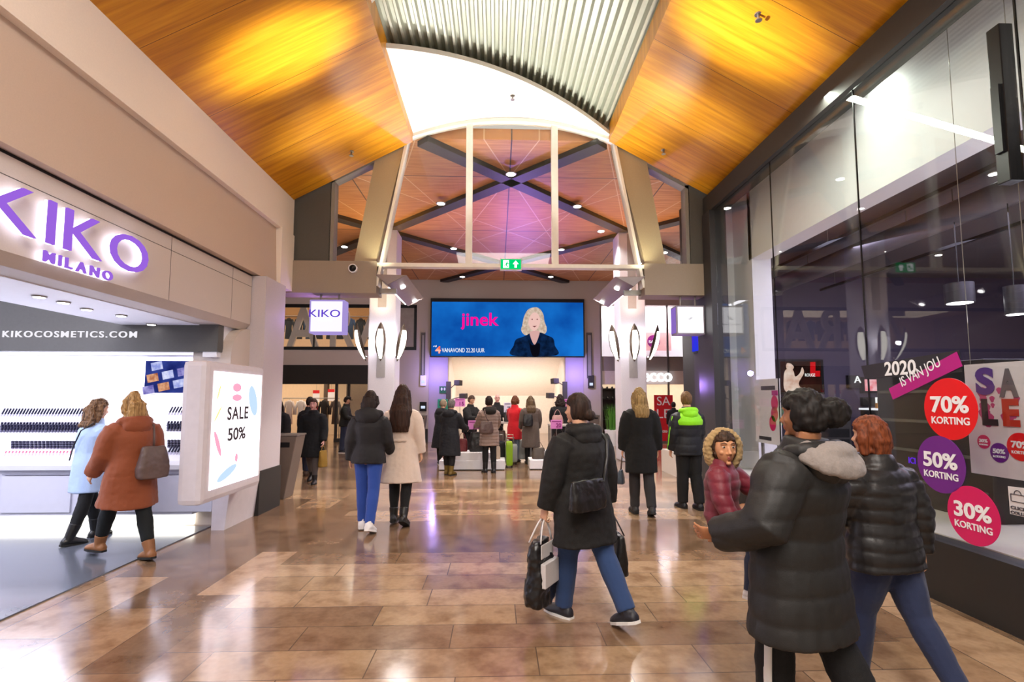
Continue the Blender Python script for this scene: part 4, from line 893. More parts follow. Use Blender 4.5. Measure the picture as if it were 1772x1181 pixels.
p.coat(cloth('black_blue_coat', '#16161b'), hem=0.60, thick=0.05, disp=folds(0.01)); p.hair(MATS['very_dark_hair'], 'long', 0.22, 0.15, big=1.2, curl=0.02, amp=0.012)
p = P('small person in black by the red banner of the shoe shop', (6.15, 18.0), 10, 1.46, legs=((6, 3), (-6, 5)), skin=SKIN); p.trousers(BLACKC, 0.01); p.shoes(MATS['black_shoe'], 0.03); p.coat(BLACKC, hem=0.6, thick=0.05); p.hair(MATS['very_dark_hair'], 'short', big=1.1)

# ================================================================== THINGS
def disc_light(name, label, cat, c, r, strength, col, group=None, m=None, drop=0.012):
    t = thing(name, label, cat, c, group)
    MB().tube([V(c) + Z3 * 0.0, V(c) - Z3 * drop], [r * 1.35, r * 1.25], 20).build('trim_ring', m or M_STEEL, t, smooth='auto')
    MB().tube([V(c) - Z3 * drop * 0.8, V(c) - Z3 * (drop + 0.004)], [r, r], 20).build('lens', glow('lamp_%g' % strength, col, strength), t)
    return t
# ---- backlit shop name on the left wall
LET = glow('lit_violet_letter', '#a76df0', 0.85); HALO = glow('letter_halo', (0.82, 0.80, 1.0), 2.6)
sg = thing('shop_sign', 'large backlit violet four-letter shop name on the beige sign band', 'sign', (-3.58, 4.4, 2.86))
def letters(root, string, y0, y1, z0, z1, X, bold=0.012):
    adv = []; x = 0
    for ch in string:
        vs, _ = text_mesh(ch, bold, 1.0); a = min(v[0] for v in vs); b = max(v[0] for v in vs); adv.append((ch, x, b - a)); x += (b - a) + (0.14 if len(string) == 4 else 0.30)
    tot = x - (0.14 if len(string) == 4 else 0.30); k = (y1 - y0) / tot
    for ch, x, wd in adv:
        mb = MB(); mb.text(ch, (X, y0 + x * k, z0), Y3, Z3, w=wd * k, h=z1 - z0, depth=0.02, bold=bold); l = mb.build('letter', LET, root)
        mb = MB(); mb.text(ch, (X - 0.026, y0 + x * k, z0), Y3, Z3, w=wd * k, h=z1 - z0, depth=0.02, bold=bold); mb.build('backlight', HALO, l)
        l['_b'] = root['_b']
letters(sg, 'KIKO', 3.58, 5.24, 2.86, 3.20, -3.515, 0.0)
sg2 = thing('shop_sign', 'small backlit violet city name under the large shop letters', 'sign', (-3.58, 4.4, 2.68)); letters(sg2, 'MILANO', 4.08, 4.80, 2.715, 2.80, -3.53, 0.012)
sg3 = thing('shop_sign', 'white web address lettering on the dark bulkhead inside the makeup shop', 'sign', gy(5, 584, 6.975)); mb = MB(); a = gy(5, 584, 6.975); b = gy(237, 584, 6.975)
mb.text('KIKOCOSMETICS.COM', a, X3, Z3, w=b.x - a.x, h=0.085, depth=0.012, bold=0.012, track=1.25); mb.build('lettering', glow('white_lit_letter', (0.95, 0.93, 1.0), 1.0), sg3)
# recessed lights in the shop ceiling strip
for k_, (px, py) in enumerate(((68, 513), (210, 546), (150, 535), (262, 561), (110, 523))):
    c = gf(px, py, 2.618); disc_light('recessed_light', 'small round recessed light in the white ceiling strip of the makeup shop', 'ceiling light', c, 0.045, 6, (1, 0.95, 0.95), 'recessed lights of the makeup shop')
# ---- makeup display
cb = thing('makeup_display', 'white makeup counter with sloped product shelf and pale grey doors', 'display counter', (-6.2, 7.2, 0.012))
YF, YT, ZF, ZT = 6.98, 7.48, 0.84, 1.66
mb = MB(); mb.prism([(-8.9, YF, ZF - 0.06), (-8.9, YF, ZF), (-8.9, YT, ZT), (-8.9, 7.61, ZT), (-8.9, 7.61, ZT - 0.1), (-8.9, 7.6, ZF - 0.06)], (4.98, 0, 0)); mb.build('sloped_shelf', glow('lit_shelf_surface', (0.95, 0.92, 1.0), 0.55) if False else M_SHOPW, cb)
mb = MB(); mb.prism([(-8.9, 6.90, 0.74), (-8.9, 6.88, 0.80), (-8.9, 6.90, 0.85), (-8.9, YF, ZF), (-8.9, 7.6, ZF - 0.06), (-8.9, 7.6, 0.74)], (4.98, 0, 0)); mb.build('worktop', M_SHOPW, cb)
box((-8.9, 6.97, 0.16), (-3.92, 7.6, 0.74)).build('body', M_SHOPG, cb)
for a, b in ((0, 125), (130, 250), (258, 370)):
    x0 = gy(a, 850, 6.95).x; x1 = gy(b, 850, 6.95).x; d = box((x0 + 0.015, 6.945, 0.20), (x1 - 0.015, 6.97, 0.66)).build('door', M_SHOPG, cb, bevel=0.004); d['_b'] = cb['_b']
    box((x0 + 0.02, 6.938, 0.675), (x1 - 0.02, 6.95, 0.69)).build('finger_pull', mat('grey_recess', '#8b8a9a', 0.5), d)
x0 = gy(-130, 850, 6.95).x; d = box((x0, 6.945, 0.20), (gy(-5, 850, 6.95).x, 6.97, 0.66)).build('door', M_SHOPG, cb, bevel=0.004)
box((-8.9, 7.05, 0.012), (-3.95, 7.55, 0.16)).build('lit_plinth', glow('plinth_glow', (1.0, 0.97, 0.86), 2.2), cb)
def on_shelf(px, py):
    r = ray(px, py); n = V((0, -(ZT - ZF), (YT - YF))).normalized(); p0 = V((0, YF, ZF)); t = (p0 - CAM).dot(n) / r.dot(n); return CAM + r * t
SN = V((0, -(ZT - ZF), (YT - YF))).normalized(); SU = V((0, YT - YF, ZT - ZF)).normalized()
CAPM = mat('dark_blue_cap', '#23233a', 0.3); CLEAR = mat('pale_tube', '#c8c4d8', 0.3)
def product(name, label, group, r, l1, l2, ma, mb_, lean=0.35):
    t = thing(name, label, 'cosmetic', (0, 0, 0), group); d = (SN * 0.55 + SU * 0.75 + X3 * lean).normalized()
    MB().tube([SN * 0.0, d * l1], [r, r], 8).build('tube', mb_, t, smooth='auto'); MB().tube([d * l1, d * (l1 + l2)], [r * 1.05, r * 0.95], 8).build('cap', ma, t, smooth='auto'); return t
lip = product('lipstick', 'slim dark capped lipstick in the top row of the makeup shelf', 'lipsticks in the top row', 0.011, 0.035, 0.085, CAPM, CLEAR, 0.5)
first = [True]
def place(o, p, label, group):
    if not o.get('used'): o['used'] = 1; o.location = p; o['label'] = label; o['group'] = group; return o
    return copy_tree(o, p, label, group)
def row(o, px0, px1, py, n, rows, dpy, label, group):
    for r_ in range(rows):
        for i in range(n):
            place(o, on_shelf(px0 + (px1 - px0) * i / (n - 1), py + dpy * r_) + SN * 0.004, label, group)
row(lip, 2, 146, 721, 29, 1, 0, 'slim dark capped lipstick in the top row of the makeup shelf', 'lipsticks in the top row')
row(lip, 216, 240, 718, 6, 1, 0, 'slim dark lipstick in the short top row between the two women', 'lipsticks behind the two women')
row(lip, 292, 338, 718, 10, 1, 0, 'slim dark lipstick in the short top row beside the lightbox', 'lipsticks beside the lightbox')
bot = product('nail_polish', 'dark capped nail polish bottle in the middle rows', 'x', 0.014, 0.03, 0.04, CAPM, mat('smoky_bottle', '#6b6880', 0.25), 0.3)
row(bot, 2, 78, 740, 15, 3, 4.2, 'dark capped nail polish bottle in the middle block', 'polish bottles of the middle block')
row(bot, 80, 148, 740, 14, 3, 4.2, 'dark nail polish bottle in the tidy middle rows right of the gap', 'polish bottles of the tidy middle rows')
row(bot, 290, 338, 738, 10, 3, 4.2, 'nail polish bottle in the middle rows next to the lightbox', 'polish bottles next to the lightbox')
pot = product('eyeshadow_pot', 'grey eyeshadow pot', 'x', 0.018, 0.014, 0.018, CAPM, mat('grey_pot', '#7d7b90', 0.3), 0.2)
for a, b, nn in ((22, 48, 5), (55, 82, 5), (88, 106, 4), (110, 132, 5)):
    row(pot, a, b, 768, nn, 3, 4.4, 'round grey eyeshadow pot in the lowest blocks of the makeup shelf', 'eyeshadow pots in the lowest blocks')
row(pot, 292, 336, 766, 9, 3, 4.4, 'round eyeshadow pot in the lowest rows next to the lightbox', 'eyeshadow pots next to the lightbox')
pen = product('lip_gloss', 'pink gloss', 'x', 0.008, 0.04, 0.025, mat('pink_cap', '#e8708a', 0.35), mat('pale_pink', '#f0c4cc', 0.35), 0.4)
row(pen, 8, 120, 789, 20, 1, 0, 'pink lip gloss in the front row of the makeup shelf', 'pink glosses in the front row'); row(lip, 290, 336, 787, 10, 1, 0, 'dark tube in the front row next to the lightbox', 'front tubes next to the lightbox')
# screen on the shop wall
a = gy(250, 680, 7.58); b = gy(350, 625, 7.58); sc_ = thing('wall_screen', 'blue screen with makeup pans on the makeup shop wall', 'screen', ((a.x + b.x) / 2, 7.6, a.z))
box((a.x, 7.57, a.z), (b.x, 7.62, b.z)).build('panel', glow('screen_indigo', '#1a2366', 1.0, '#3a4a9c', 4), sc_)
mb = MB()
for i in range(4):
    for j in range(3):
        c = V((a.x + 0.06 + i * 0.21 + j * 0.05, 7.568, a.z + 0.04 + j * 0.17 + i * 0.045))
        if c.x < b.x - 0.08 and c.z < b.z - 0.06:
            mb.cur = (i + j) % 3; mb.obox(c, V((0.075, 0, 0.016)), V((0, 0.004, 0)), V((-0.012, 0, 0.055)))
mb.build('makeup_pan', [glow('pan_violet', '#6a63b0', 1.0, '#b5b0e8', 14), glow('pan_copper', '#a65a38', 1.0, '#f0b890', 14), glow('pan_pale', '#8f9be0', 1.0, '#dfe3ff', 14)], sc_)
# ---- SALE lightbox
lb = thing('lightbox', 'white rounded advertising lightbox reading SALE 50% beside the makeup shop', 'lightbox', (-3.45, 7.3, 0.0))
mb = MB(); mb.box((-3.36, 5.66, 0.52), (-3.10, 7.05, 2.06)); mb.build('housing', mat('lightbox_white', '#d9d2d8', 0.5), lb, bevel=0.06)
mb = MB(); mb.prism([(-3.58, 6.80, 0.0), (-3.58, 6.80, 0.75), (-3.36, 6.80, 0.75), (-3.36, 6.80, 0.6), (-3.42, 6.80, 0.0)], (0, 0.80, 0)); mb.build('wall_foot', MATS['lightbox_white'], lb)
box((-3.102, 5.80, 0.66), (-3.092, 6.95, 1.95)).build('poster', glow('poster_glow', (1.0, 0.84, 0.94), 1.9, (1.0, 0.94, 1.0), 3), lb)
LX = -3.089; dk = mat('poster_ink', '#3a343a', 0.6)
mb = MB(); mb.text('SALE', (LX, 6.10, 1.40), Y3, Z3, w=0.50, h=0.155, depth=0.004, bold=0.022, track=1.15); mb.build('lettering', dk, lb)
mb = MB(); mb.text('50%', (LX, 6.13, 1.16), Y3, Z3, w=0.42, h=0.15, depth=0.004, bold=0.022); mb.build('lettering', dk, lb)
def blob(y, z, ry, rz, rot, m, X=LX, n=20, d=0.003):
    pts = []; mb = MB()
    for i in range(n):
        an = 2 * math.pi * i / n; u, v = ry * math.cos(an), rz * math.sin(an); pts.append((X, y + u * math.cos(rot) - v * math.sin(rot), z + u * math.sin(rot) + v * math.cos(rot)))
    mb.prism(pts, (d, 0, 0)); mb.build('graphic', m, lb)
PK = glow('poster_pink', (1.0, 0.40, 0.55), 1.1); BL = glow('poster_blue', (0.50, 0.66, 1.0), 1.2); YL = glow('poster_yellow', (1.0, 0.75, 0.25), 1.2)
for q in ((5.92, 1.15, 0.035, 0.16, 0.5, PK), (6.35, 0.95, 0.03, 0.05, 0, PK), (6.30, 1.78, 0.10, 0.05, 0, PK), (6.31, 1.66, 0.11, 0.04, 0, PK), (6.72, 1.62, 0.10, 0.2, 0.4, BL), (6.15, 0.80, 0.22, 0.05, 0.3, BL), (5.9, 1.72, 0.012, 0.09, -0.4, YL), (5.9, 1.48, 0.012, 0.11, -0.7, YL)): blob(*q)
# litter bin past the pilaster
def bin_(c, w0, w1, d, h, label, group=None):
    t = thing('litter_bin', label, 'bin', c, group); mb = MB(); x, y, z = c
    mb.rings([[V((x - w0 / 2, y - d / 2, z)), V((x + w0 / 2, y - d / 2, z)), V((x + w0 / 2, y + d / 2, z)), V((x - w0 / 2, y + d / 2, z))], [V((x - w1 / 2, y - d / 2, z + h)), V((x + w1 / 2, y - d / 2, z + h)), V((x + w1 / 2, y + d / 2, z + h)), V((x - w1 / 2, y + d / 2, z + h))]])
    mb.build('body', mat('bin_taupe', '#6d6058', 0.5), t, bevel=0.015); box((x - w1 / 2 - 0.01, y - d / 2 - 0.01, z + h), (x + w1 / 2 + 0.01, y + d / 2 + 0.01, z + h + 0.025)).build('lid', M_STEEL, t)
    mb = MB(); mb.box((x - w1 * 0.32, y - d / 2 - 0.008, z + h * 0.82), (x + w1 * 0.32, y - d / 2 + 0.01, z + h * 0.90)); mb.build('slot', M_BLACK, t)
bin_((-3.62, 9.0, 0.0), 0.26, 0.62, 0.4, 1.03, 'tapered taupe litter bin standing past the pilaster of the makeup shop')
bin_((-2.85, 19.79, 0.35), 0.26, 0.40, 0.32, 0.65, 'taupe wall bin below the black keypad at the far wall'); bin_((3.68, 19.79, 0.35), 0.26, 0.40, 0.32, 0.65, 'taupe wall bin behind the white planter at the far wall')
# ---- hanging signs under the portal beams
def blade(label, x0, x1, z0, z1, y0, y1, face, side):
    t = thing('hanging_sign', label, 'sign', ((x0 + x1) / 2, (y0 + y1) / 2, z1)); box((x0, y0, z0), (x1, y1, z1)).build('box', side, t, bevel=0.015)
    if face: box((x0 + 0.03, y0 - 0.006, z0 + 0.03), (x1 - 0.03, y0 + 0.002, z1 - 0.03)).build('face', face, t)
    for x in (x0 + (x1 - x0) * 0.25, x0 + (x1 - x0) * 0.78): MB().cyl((x, (y0 + y1) / 2, z1 - 0.005), 0.018, 3.425 - z1, 10).build('hanger', M_STEEL, t, smooth='auto')
    return t
a = gy(534, 577, 8.72); b = gy(596, 519, 8.72)
t = blade('square white hanging sign with violet four-letter name under the left beam', a.x, b.x, a.z, b.z, 8.72, 8.98, glow('sign_face_lilac', (0.84, 0.78, 0.95), 1.25), glow('sign_side_lilac', (0.55, 0.42, 0.95), 0.7))
mb = MB(); mb.text('KIKO', gy(535, 549, 8.71), X3, Z3, w=0.51, h=0.125, depth=0.01, bold=0.0); mb.build('lettering', glow('sign_violet', '#5a35c8', 1.0), t)
mb = MB(); mb.text('MILANO', gy(551, 556, 8.71), X3, Z3, w=0.23, h=0.035, depth=0.006); mb.build('lettering', glow('sign_white', (1, 1, 1), 1.6), t)
a = gy(1171, 579, 8.72); b = gy(1219, 529, 8.72)
t = blade('square white lit hanging sign with faint bird mark under the right beam', a.x, b.x, a.z, b.z, 8.72, 9.0, glow('sign_face_white', (1, 0.96, 1), 1.4), mat('sign_side_grey', '#9a94a2', 0.4))
box((a.x - 0.006, 8.74, a.z + 0.03), (a.x + 0.002, 8.98, b.z - 0.03)).build('side_panel', glow('sign_side_violet', (0.36, 0.20, 0.75), 0.7), t)
mb = MB(); mb.text('SWAROVSKI', gy(1176, 563, 8.705), X3, Z3, w=0.36, h=0.03, depth=0.004, bold=0.0)
c = gy(1194, 550, 8.707); mb.prism([c + V(p) for p in ((-0.05, 0, -0.03), (0.0, 0, -0.04), (0.04, 0, -0.01), (0.05, 0, 0.04), (0.02, 0, 0.0), (-0.01, 0, 0.02), (0.0, 0, -0.01))], (0, -0.004, 0)); mb.build('mark', glow('faint_grey_mark', (0.62, 0.6, 0.64), 1.0), t)
t = thing('wall_screen', 'blue to violet lit panel on the wall past the right hanging sign', 'screen', (3.85, 9.66, 2.55)); box((3.80, 9.36, 2.56), (3.86, 9.98, 3.20)).build('panel', glow('panel_blue', '#0a38d8', 1.1, '#5a18c8', 1.3), t); box((3.83, 9.33, 2.53), (3.87, 10.01, 3.23)).build('frame', M_BLACK, t)
struct('trim_32', box((3.86, 9.15, 0), (4.4, 10.05, 3.6)), MATS['dark_post'])
# black blade sign at the near end of the shop front
t = thing('hanging_sign', 'plain black blade sign fixed high on the glass shop front', 'sign', (3.55, 3.4, 3.2)); a = gy(1752, 40, 3.42)
box((a.x, 3.42, 3.18), (3.60, 3.52, a.z)).build('panel', M_BLACK, t, bevel=0.006); box((3.58, 3.44, 3.4), (3.645, 3.50, 3.9)).build('bracket', M_BLACK, t)
# ---- emergency exit sign on the transom
t = thing('exit_sign', 'green lit emergency exit sign with arrow on the white transom', 'exit sign', (0.25, 8.66, 3.92)); a = gy(865, 467, 8.64); b = gy(903, 448, 8.64)
box((a.x, 8.64, a.z), (b.x, 8.74, b.z)).build('housing', mat('pale_plastic', '#d5dcd4', 0.4), t, bevel=0.01); box((a.x + 0.015, 8.633, a.z + 0.012), (b.x - 0.015, 8.642, b.z - 0.012)).build('face', glow('exit_green', (0.0, 0.62, 0.16), 1.1), t)
WHG = glow('exit_white', (1, 1, 1), 1.5); mb = MB(); cx_ = a.x + (b.x - a.x) * 0.72; cz = (a.z + b.z) / 2
mb.prism([(cx_ + u, 8.633, cz + v) for u, v in ((-0.05, 0.0), (0, 0.06), (0.05, 0.0), (0.02, 0.0), (0.02, -0.06), (-0.02, -0.06), (-0.02, 0.0))], (0, -0.004, 0)); mb.build('arrow', WHG, t)
cx_ = a.x + (b.x - a.x) * 0.30; mb = MB(); mb.box((cx_ - 0.055, 8.629, cz - 0.065), (cx_ + 0.04, 8.633, cz + 0.065)); mb.build('doorway', WHG, t)
mb = MB(); mb.prism([(cx_ + u, 8.629, cz + v) for u, v in ((-0.01, 0.025), (0.02, 0.03), (0.045, 0.0), (0.03, -0.005), (0.02, 0.01), (0.01, -0.02), (0.03, -0.055), (0.01, -0.055), (-0.01, -0.02), (-0.04, -0.045), (-0.045, -0.03), (-0.015, -0.01))], (0, -0.003, 0)); mb.ball((cx_ + 0.012, 8.628, cz + 0.045), (0.011, 0.003, 0.011), 8, 6); mb.build('running_figure', MATS['exit_green'], t)
# ---- linear floodlights reaching into the hall
def flood(s, label):
    fx = lambda x: x if s < 0 else 0.48 - x
    t = thing('floodlight', label, 'floodlight', (fx(-2.05), 8.75, 3.6)); A, B, C = (-2.06, 3.74), (-1.53, 3.73), (-1.85, 3.56)
    mb = MB(); rr = [[V((fx(p[0]), y, p[1])) for p in (A, B, C)] for y in (8.70, 10.75)]; mb.rings(rr); mb.build('housing', mat('floodlight_silver', '#8d8285', 0.35, metal=0.6), t, bevel=0.008)
    for y in (9.25, 10.6):
        c = V((fx((B[0] + C[0]) / 2), y, (B[1] + C[1]) / 2)); nn = V((0.17 * (1 if s < 0 else -1), 0, -0.32)).normalized()
        spot('floodlight_beam', c + nn * 0.06, V((c.x * 0.3, 19.5, 3.6)) if y > 10 else V((c.x * 0.6, 8.6, 0)), 70 if y > 10 else 210, WHITE, 120, 0.8, 0.05)
        MB().tube([c + nn * 0.0, c + nn * 0.02], [0.045, 0.045], 16).build('lens', glow('flood_lens', (1, 0.96, 0.98), 12), t)
    c0 = V((fx((A[0] + C[0]) / 2), 0, (A[1] + C[1]) / 2)); nn = V((-0.18 * (1 if s < 0 else -1), 0, -0.21)).normalized(); u = V((fx(A[0]) - fx(C[0]), 0, A[1] - C[1])).normalized()
    MB().obox(c0 + V((0, 9.95, 0)) + nn * 0.006 - u * 0.06, u * 0.03, Y3 * 0.75, nn * 0.008).build('light_strip', glow('strip_white', (0.95, 0.93, 1), 4), t)
    box((fx(-2.2), 8.95, 3.47), (fx(-1.75), 9.05, 3.55)).build('bracket', M_STEEL, t)
flood(-1, 'silver triangular floodlight bar by the left portal leg'); flood(1, 'silver triangular floodlight bar by the right portal leg')
# ---- leaf lamps on the pillars
def leaf(name_label, base, out, tilt, wide=0.085, L_=1.02):
    t = thing('wall_lamp', name_label, 'wall lamp', base); o = V(out).normalized(); sdir = V((-o.y, o.x, 0)); ax = (Z3 + o * tilt).normalized()
    rr = []; rd = []
    for k_ in range(17):
        u = k_ / 16; ww = wide * max(0.02, math.sin(math.pi * min(1, max(0, u))) ** 0.75); bow = 0.055 * math.sin(math.pi * u); p = V(base) + ax * (L_ * u) + o * (0.05 + bow)
        rr.append([p - sdir * ww, p - sdir * ww * 0.6 + o * ww * 0.35, p + o * ww * 0.5, p + sdir * ww * 0.6 + o * ww * 0.35, p + sdir * ww, p - o * 0.02])
        if 1 <= k_ <= 13: q = p + o * 0.004; rd.append([q - sdir * ww * 0.86, q - sdir * ww * 0.5 + o * ww * 0.42, q + o * ww * 0.58, q + sdir * ww * 0.5 + o * ww * 0.42, q + sdir * ww * 0.86, q])
    mb = MB(); mb.rings(rr); mb.build('shade', mat('lamp_bronze', '#6e6258', 0.4, metal=0.4), t, smooth='auto'); mb = MB(); mb.rings(rd); mb.build('diffuser', glow('leaf_diffuser', (1, 0.93, 0.80), 3.0), t, smooth='auto')
    MB().tube([V(base) + Z3 * 0.12 - o * 0.02, V(base) + Z3 * 0.12 + o * 0.09], [0.02, 0.02], 8).build('bracket', M_STEEL, t)
    point('leaf_lamp_light', V(base) + ax * 0.55 + o * 0.0 + o * 0.03, 10, (0.93, 0.92, 1.0), 0.06)
for x, nm in ((-3.03, 'left'), (3.63, 'right')):
    leaf('leaf-shaped lamp on the front of the %s pillar' % nm, (x + 0.0, 13.66, 2.62), (0, -1, 0), 0.05, 0.15)
    leaf('leaf-shaped lamp on the left side of the %s pillar' % nm, (x - 0.37, 13.75, 2.62), (-0.7, -0.7, 0), 0.30, 0.15); leaf('leaf-shaped lamp on the right side of the %s pillar' % nm, (x + 0.37, 13.75, 2.62), (0.7, -0.7, 0), 0.30, 0.15)
# ---- hall ceiling downlights on the dark beams
for px, py in ((884, 301), (763, 352), (999, 357), (971, 432), (800, 479), (953, 479), (596, 427), (1150, 437), (785, 430), (1040, 400)):
    c = gf(px, py, HZ - 0.10); disc_light('ceiling_light', 'round white downlight on the dark beam crossing of the hall ceiling' if (px, py) == (884, 301) else 'round white downlight on a dark hall ceiling beam', 'ceiling light', c, 0.085, 14, (1, 0.96, 0.92), None if (px, py) == (884, 301) else 'hall ceiling downlights')
    if py < 470: spot('downlight', c - Z3 * 0.03, c - Z3 * 3, 250, WHITE, 120, 0.6, 0.08)
# sprinklers, camera
def sprink(c, label):
    t = thing('sprinkler', label, 'sprinkler', c); MB().cyl(V(c) - Z3 * 0.05, 0.014, 0.06, 10).build('pipe', M_STEEL, t, smooth='auto'); MB().cyl(V(c) - Z3 * 0.075, 0.035, 0.012, 14).build('deflector', M_STEEL, t); MB().cyl(V(c) - Z3 * 0.008, 0.04, 0.012, 16).build('rosette', M_STEEL, t)
def wingz(x, left=True): return 4.97 + (x + 3.55) * (1.11 / 2.08) if left else 5.10 + (3.85 - x) * (1.04 / 1.90)
for x, y, lf, lab in ((-2.35, 8.15, True, 'small sprinkler under the left wood ceiling by the portal'), (2.72, 8.15, False, 'small sprinkler under the right wood ceiling by the portal'), (2.75, 5.1, False, 'small sprinkler under the right wood ceiling at the top of the view')): sprink((x, y, wingz(x, lf) + 0.0), lab)
sprink((0.24, 8.1, arch_z(0.24) + 0.03), 'small sprinkler in the middle of the white arched soffit')
c = gy(611, 465, 8.70); t = thing('dome_camera', 'black dome camera on the left portal beam', 'camera', c); MB().cyl(c + V((0, 0.02, 0)), 0.075, -0.05, 20, (0, 1, 0)).build('housing', M_SHOPW, t, smooth='auto'); MB().ball(c - Y3 * 0.02, 0.06).build('dome', M_BLACK, t, smooth=True)
# ---- the large video screen
SY = 19.80; t = thing('video_screen', 'huge blue video screen with presenter above the far shop entrance', 'screen', (0.38, 20.0, 3.27)); a = gy(744, 618, SY); b = gy(1011, 518, SY)
box((a.x, SY, a.z), (b.x, 20.0, b.z)).build('bezel', M_BLACK, t); box((a.x + 0.05, SY - 0.012, a.z + 0.04), (b.x - 0.05, SY, b.z - 0.14)).build('display', glow('screen_blue', '#0a4ca8', 0.9, '#1a7ee0', 0.55), t)
def poly(name, pts, m, k, parent=t, Y=SY - 0.014, close=True):
    P_ = [gy(x, y, Y - 0.004 * k) for x, y in pts]; mb = MB(); mb.prism(P_, (0, -0.003, 0)); mb.build(name, m, parent)
def smoothp(pts, n=6):
    out = []; N = len(pts)
    for i in range(N):
        p0, p1, p2, p3 = [pts[(i + j - 1) % N] for j in range(4)]
        for s_ in range(n):
            u = s_ / n; out.append(tuple(0.5 * ((2 * p1[q]) + (-p0[q] + p2[q]) * u + (2 * p0[q] - 5 * p1[q] + 4 * p2[q] - p3[q]) * u * u + (-p0[q] + 3 * p1[q] - 3 * p2[q] + p3[q]) * u ** 3) for q in (0, 1)))
    return out
poly('presenter_hair', smoothp([(926, 532), (914, 536), (907, 548), (904, 562), (902, 572), (908, 580), (918, 579), (926, 576), (936, 578), (944, 577), (946, 568), (942, 556), (940, 544), (934, 535)]), glow('screen_blond', '#b9a08c', 1.0, '#e0cdbb', 9), 1)
poly('presenter_jacket', smoothp([(912, 580), (903, 584), (893, 588), (889, 598), (887, 615.5), (962, 615.5), (960, 598), (957, 586), (945, 580), (936, 576), (920, 576)]), glow('screen_navy', '#07152e', 1.0, '#0f2a52', 5), 2)
poly('presenter_neck', smoothp([(919, 574), (917, 580), (925, 597), (933, 580), (932, 573)]), glow('screen_skin', '#d8a9a4', 1.0), 3); poly('presenter_top', smoothp([(916, 594), (922, 598), (934, 595), (932, 615.5), (921, 615.5)]), glow('screen_black', '#0a0a14', 1.0), 4)
poly('presenter_face', smoothp([(924, 540), (916, 546), (914, 556), (917, 567), (924, 573), (931, 568), (935, 557), (933, 546)]), glow('screen_face', '#e8bdb4', 1.05), 5)
for pts in (((918, 553), (922, 552), (922, 554)), ((927, 553), (931, 552), (931, 554)), ((921, 564.5), (929, 564), (925, 567))): poly('presenter_feature', pts, glow('screen_feature', '#7a4348', 1.0), 6)
poly('presenter_fringe', smoothp([(926, 533), (914, 538), (908, 552), (907, 566), (913, 560), (917, 548), (924, 541), (932, 545), (937, 560), (941, 566), (940, 550), (934, 538)]), MATS['screen_blond'], 7)
mb = MB(); mb.text('jinek', gy(797, 571, SY - 0.014), X3, Z3, w=1.46, h=0.66, depth=0.01, bold=0.02); mb.build('lettering', glow('screen_pink', '#ff0f9a', 1.0), t)
mb = MB(); mb.text('VANAVOND 22.20 UUR', gy(764.5, 610, SY - 0.014), X3, Z3, w=1.62, h=0.16, depth=0.01, bold=0.0); mb.build('lettering', glow('screen_white', (1, 1, 1), 1.1), t)
mb = MB(); mb.text('4', gy(753, 612, SY - 0.014), X3, Z3, w=0.22, h=0.28, depth=0.01, bold=0.03); mb.build('lettering', glow('screen_orange', '#ff6a4a', 1.05, '#ffc4b0', 6), t)
mb = MB(); mb.text('rtl', gy(750, 601, SY - 0.014), X3, Z3, w=0.12, h=0.07, depth=0.01, bold=0.01); mb.build('lettering', MATS['screen_white'], t)
# ---- fittings on the far wall
for x, lab in ((732, 'tall narrow slot light left of the video screen'), (1020, 'tall narrow slot light right of the video screen')):
    a = gy(x - 4, 655, 19.96); b = gy(x + 4, 576, 19.96); t = thing('slot_light', lab, 'wall light', a); box((a.x, 19.94, a.z), (b.x, 20.0, b.z)).build('housing', M_DGREY, t); box((a.x + 0.04, 19.93, a.z + 0.1), (b.x - 0.04, 19.95, b.z - 0.1)).build('lens', mat('slot_lens', '#8f8a84', 0.3), t)
for (x0, y0, x1, y1), nm, lab, cat, m in (((727, 650, 737, 668), 'wall_box', 'white junction box at the foot of the left slot light', 'box', M_SHOPW), ((1018, 650, 1028, 672), 'wall_box', 'dark control box at the foot of the right slot light', 'box', M_DARK), ((726, 696, 738, 712), 'keypad', 'black keypad on the far wall above the left bin', 'keypad', M_BLACK)):
    a = gy(x0, y1, 19.93); b = gy(x1, y0, 19.93); t = thing(nm, lab, cat, a); box((a.x, 19.93, a.z), (b.x, 20.0, b.z)).build('case', m, t, bevel=0.01); box((a.x + 0.05, 19.92, a.z + 0.1), (b.x - 0.05, 19.935, a.z + 0.2)).build('window', glow('tiny_lamp', (0.7, 0.8, 1), 1.0), t)
a = gy(760, 681, 20.05); b = gy(774, 669, 20.05); t = thing('safety_sign', 'green defibrillator pictogram sign on the violet-lit pilaster', 'sign', a); box((a.x, 20.08, a.z), (b.x, 20.12, b.z)).build('plate', mat('sign_green', '#1f6a48', 0.5), t)
for dx in (0.09, 0.2): MB().ball((a.x + dx, 20.075, a.z + 0.16), (0.035, 0.008, 0.06), 10, 8).build('pictogram', M_SHOPW, t)
a = gy(757, 712, 20.0); b = gy(775, 691, 20.0); t = thing('defibrillator_box', 'green defibrillator cabinet on the violet-lit pilaster', 'cabinet', a); box((a.x, 19.98, a.z), (b.x, 20.12, b.z)).build('case', mat('aed_green', '#2c9a72', 0.5), t, bevel=0.02); box((a.x + 0.08, 19.97, a.z + 0.2), (b.x - 0.08, 19.985, b.z - 0.08)).build('window', M_BLACK, t)
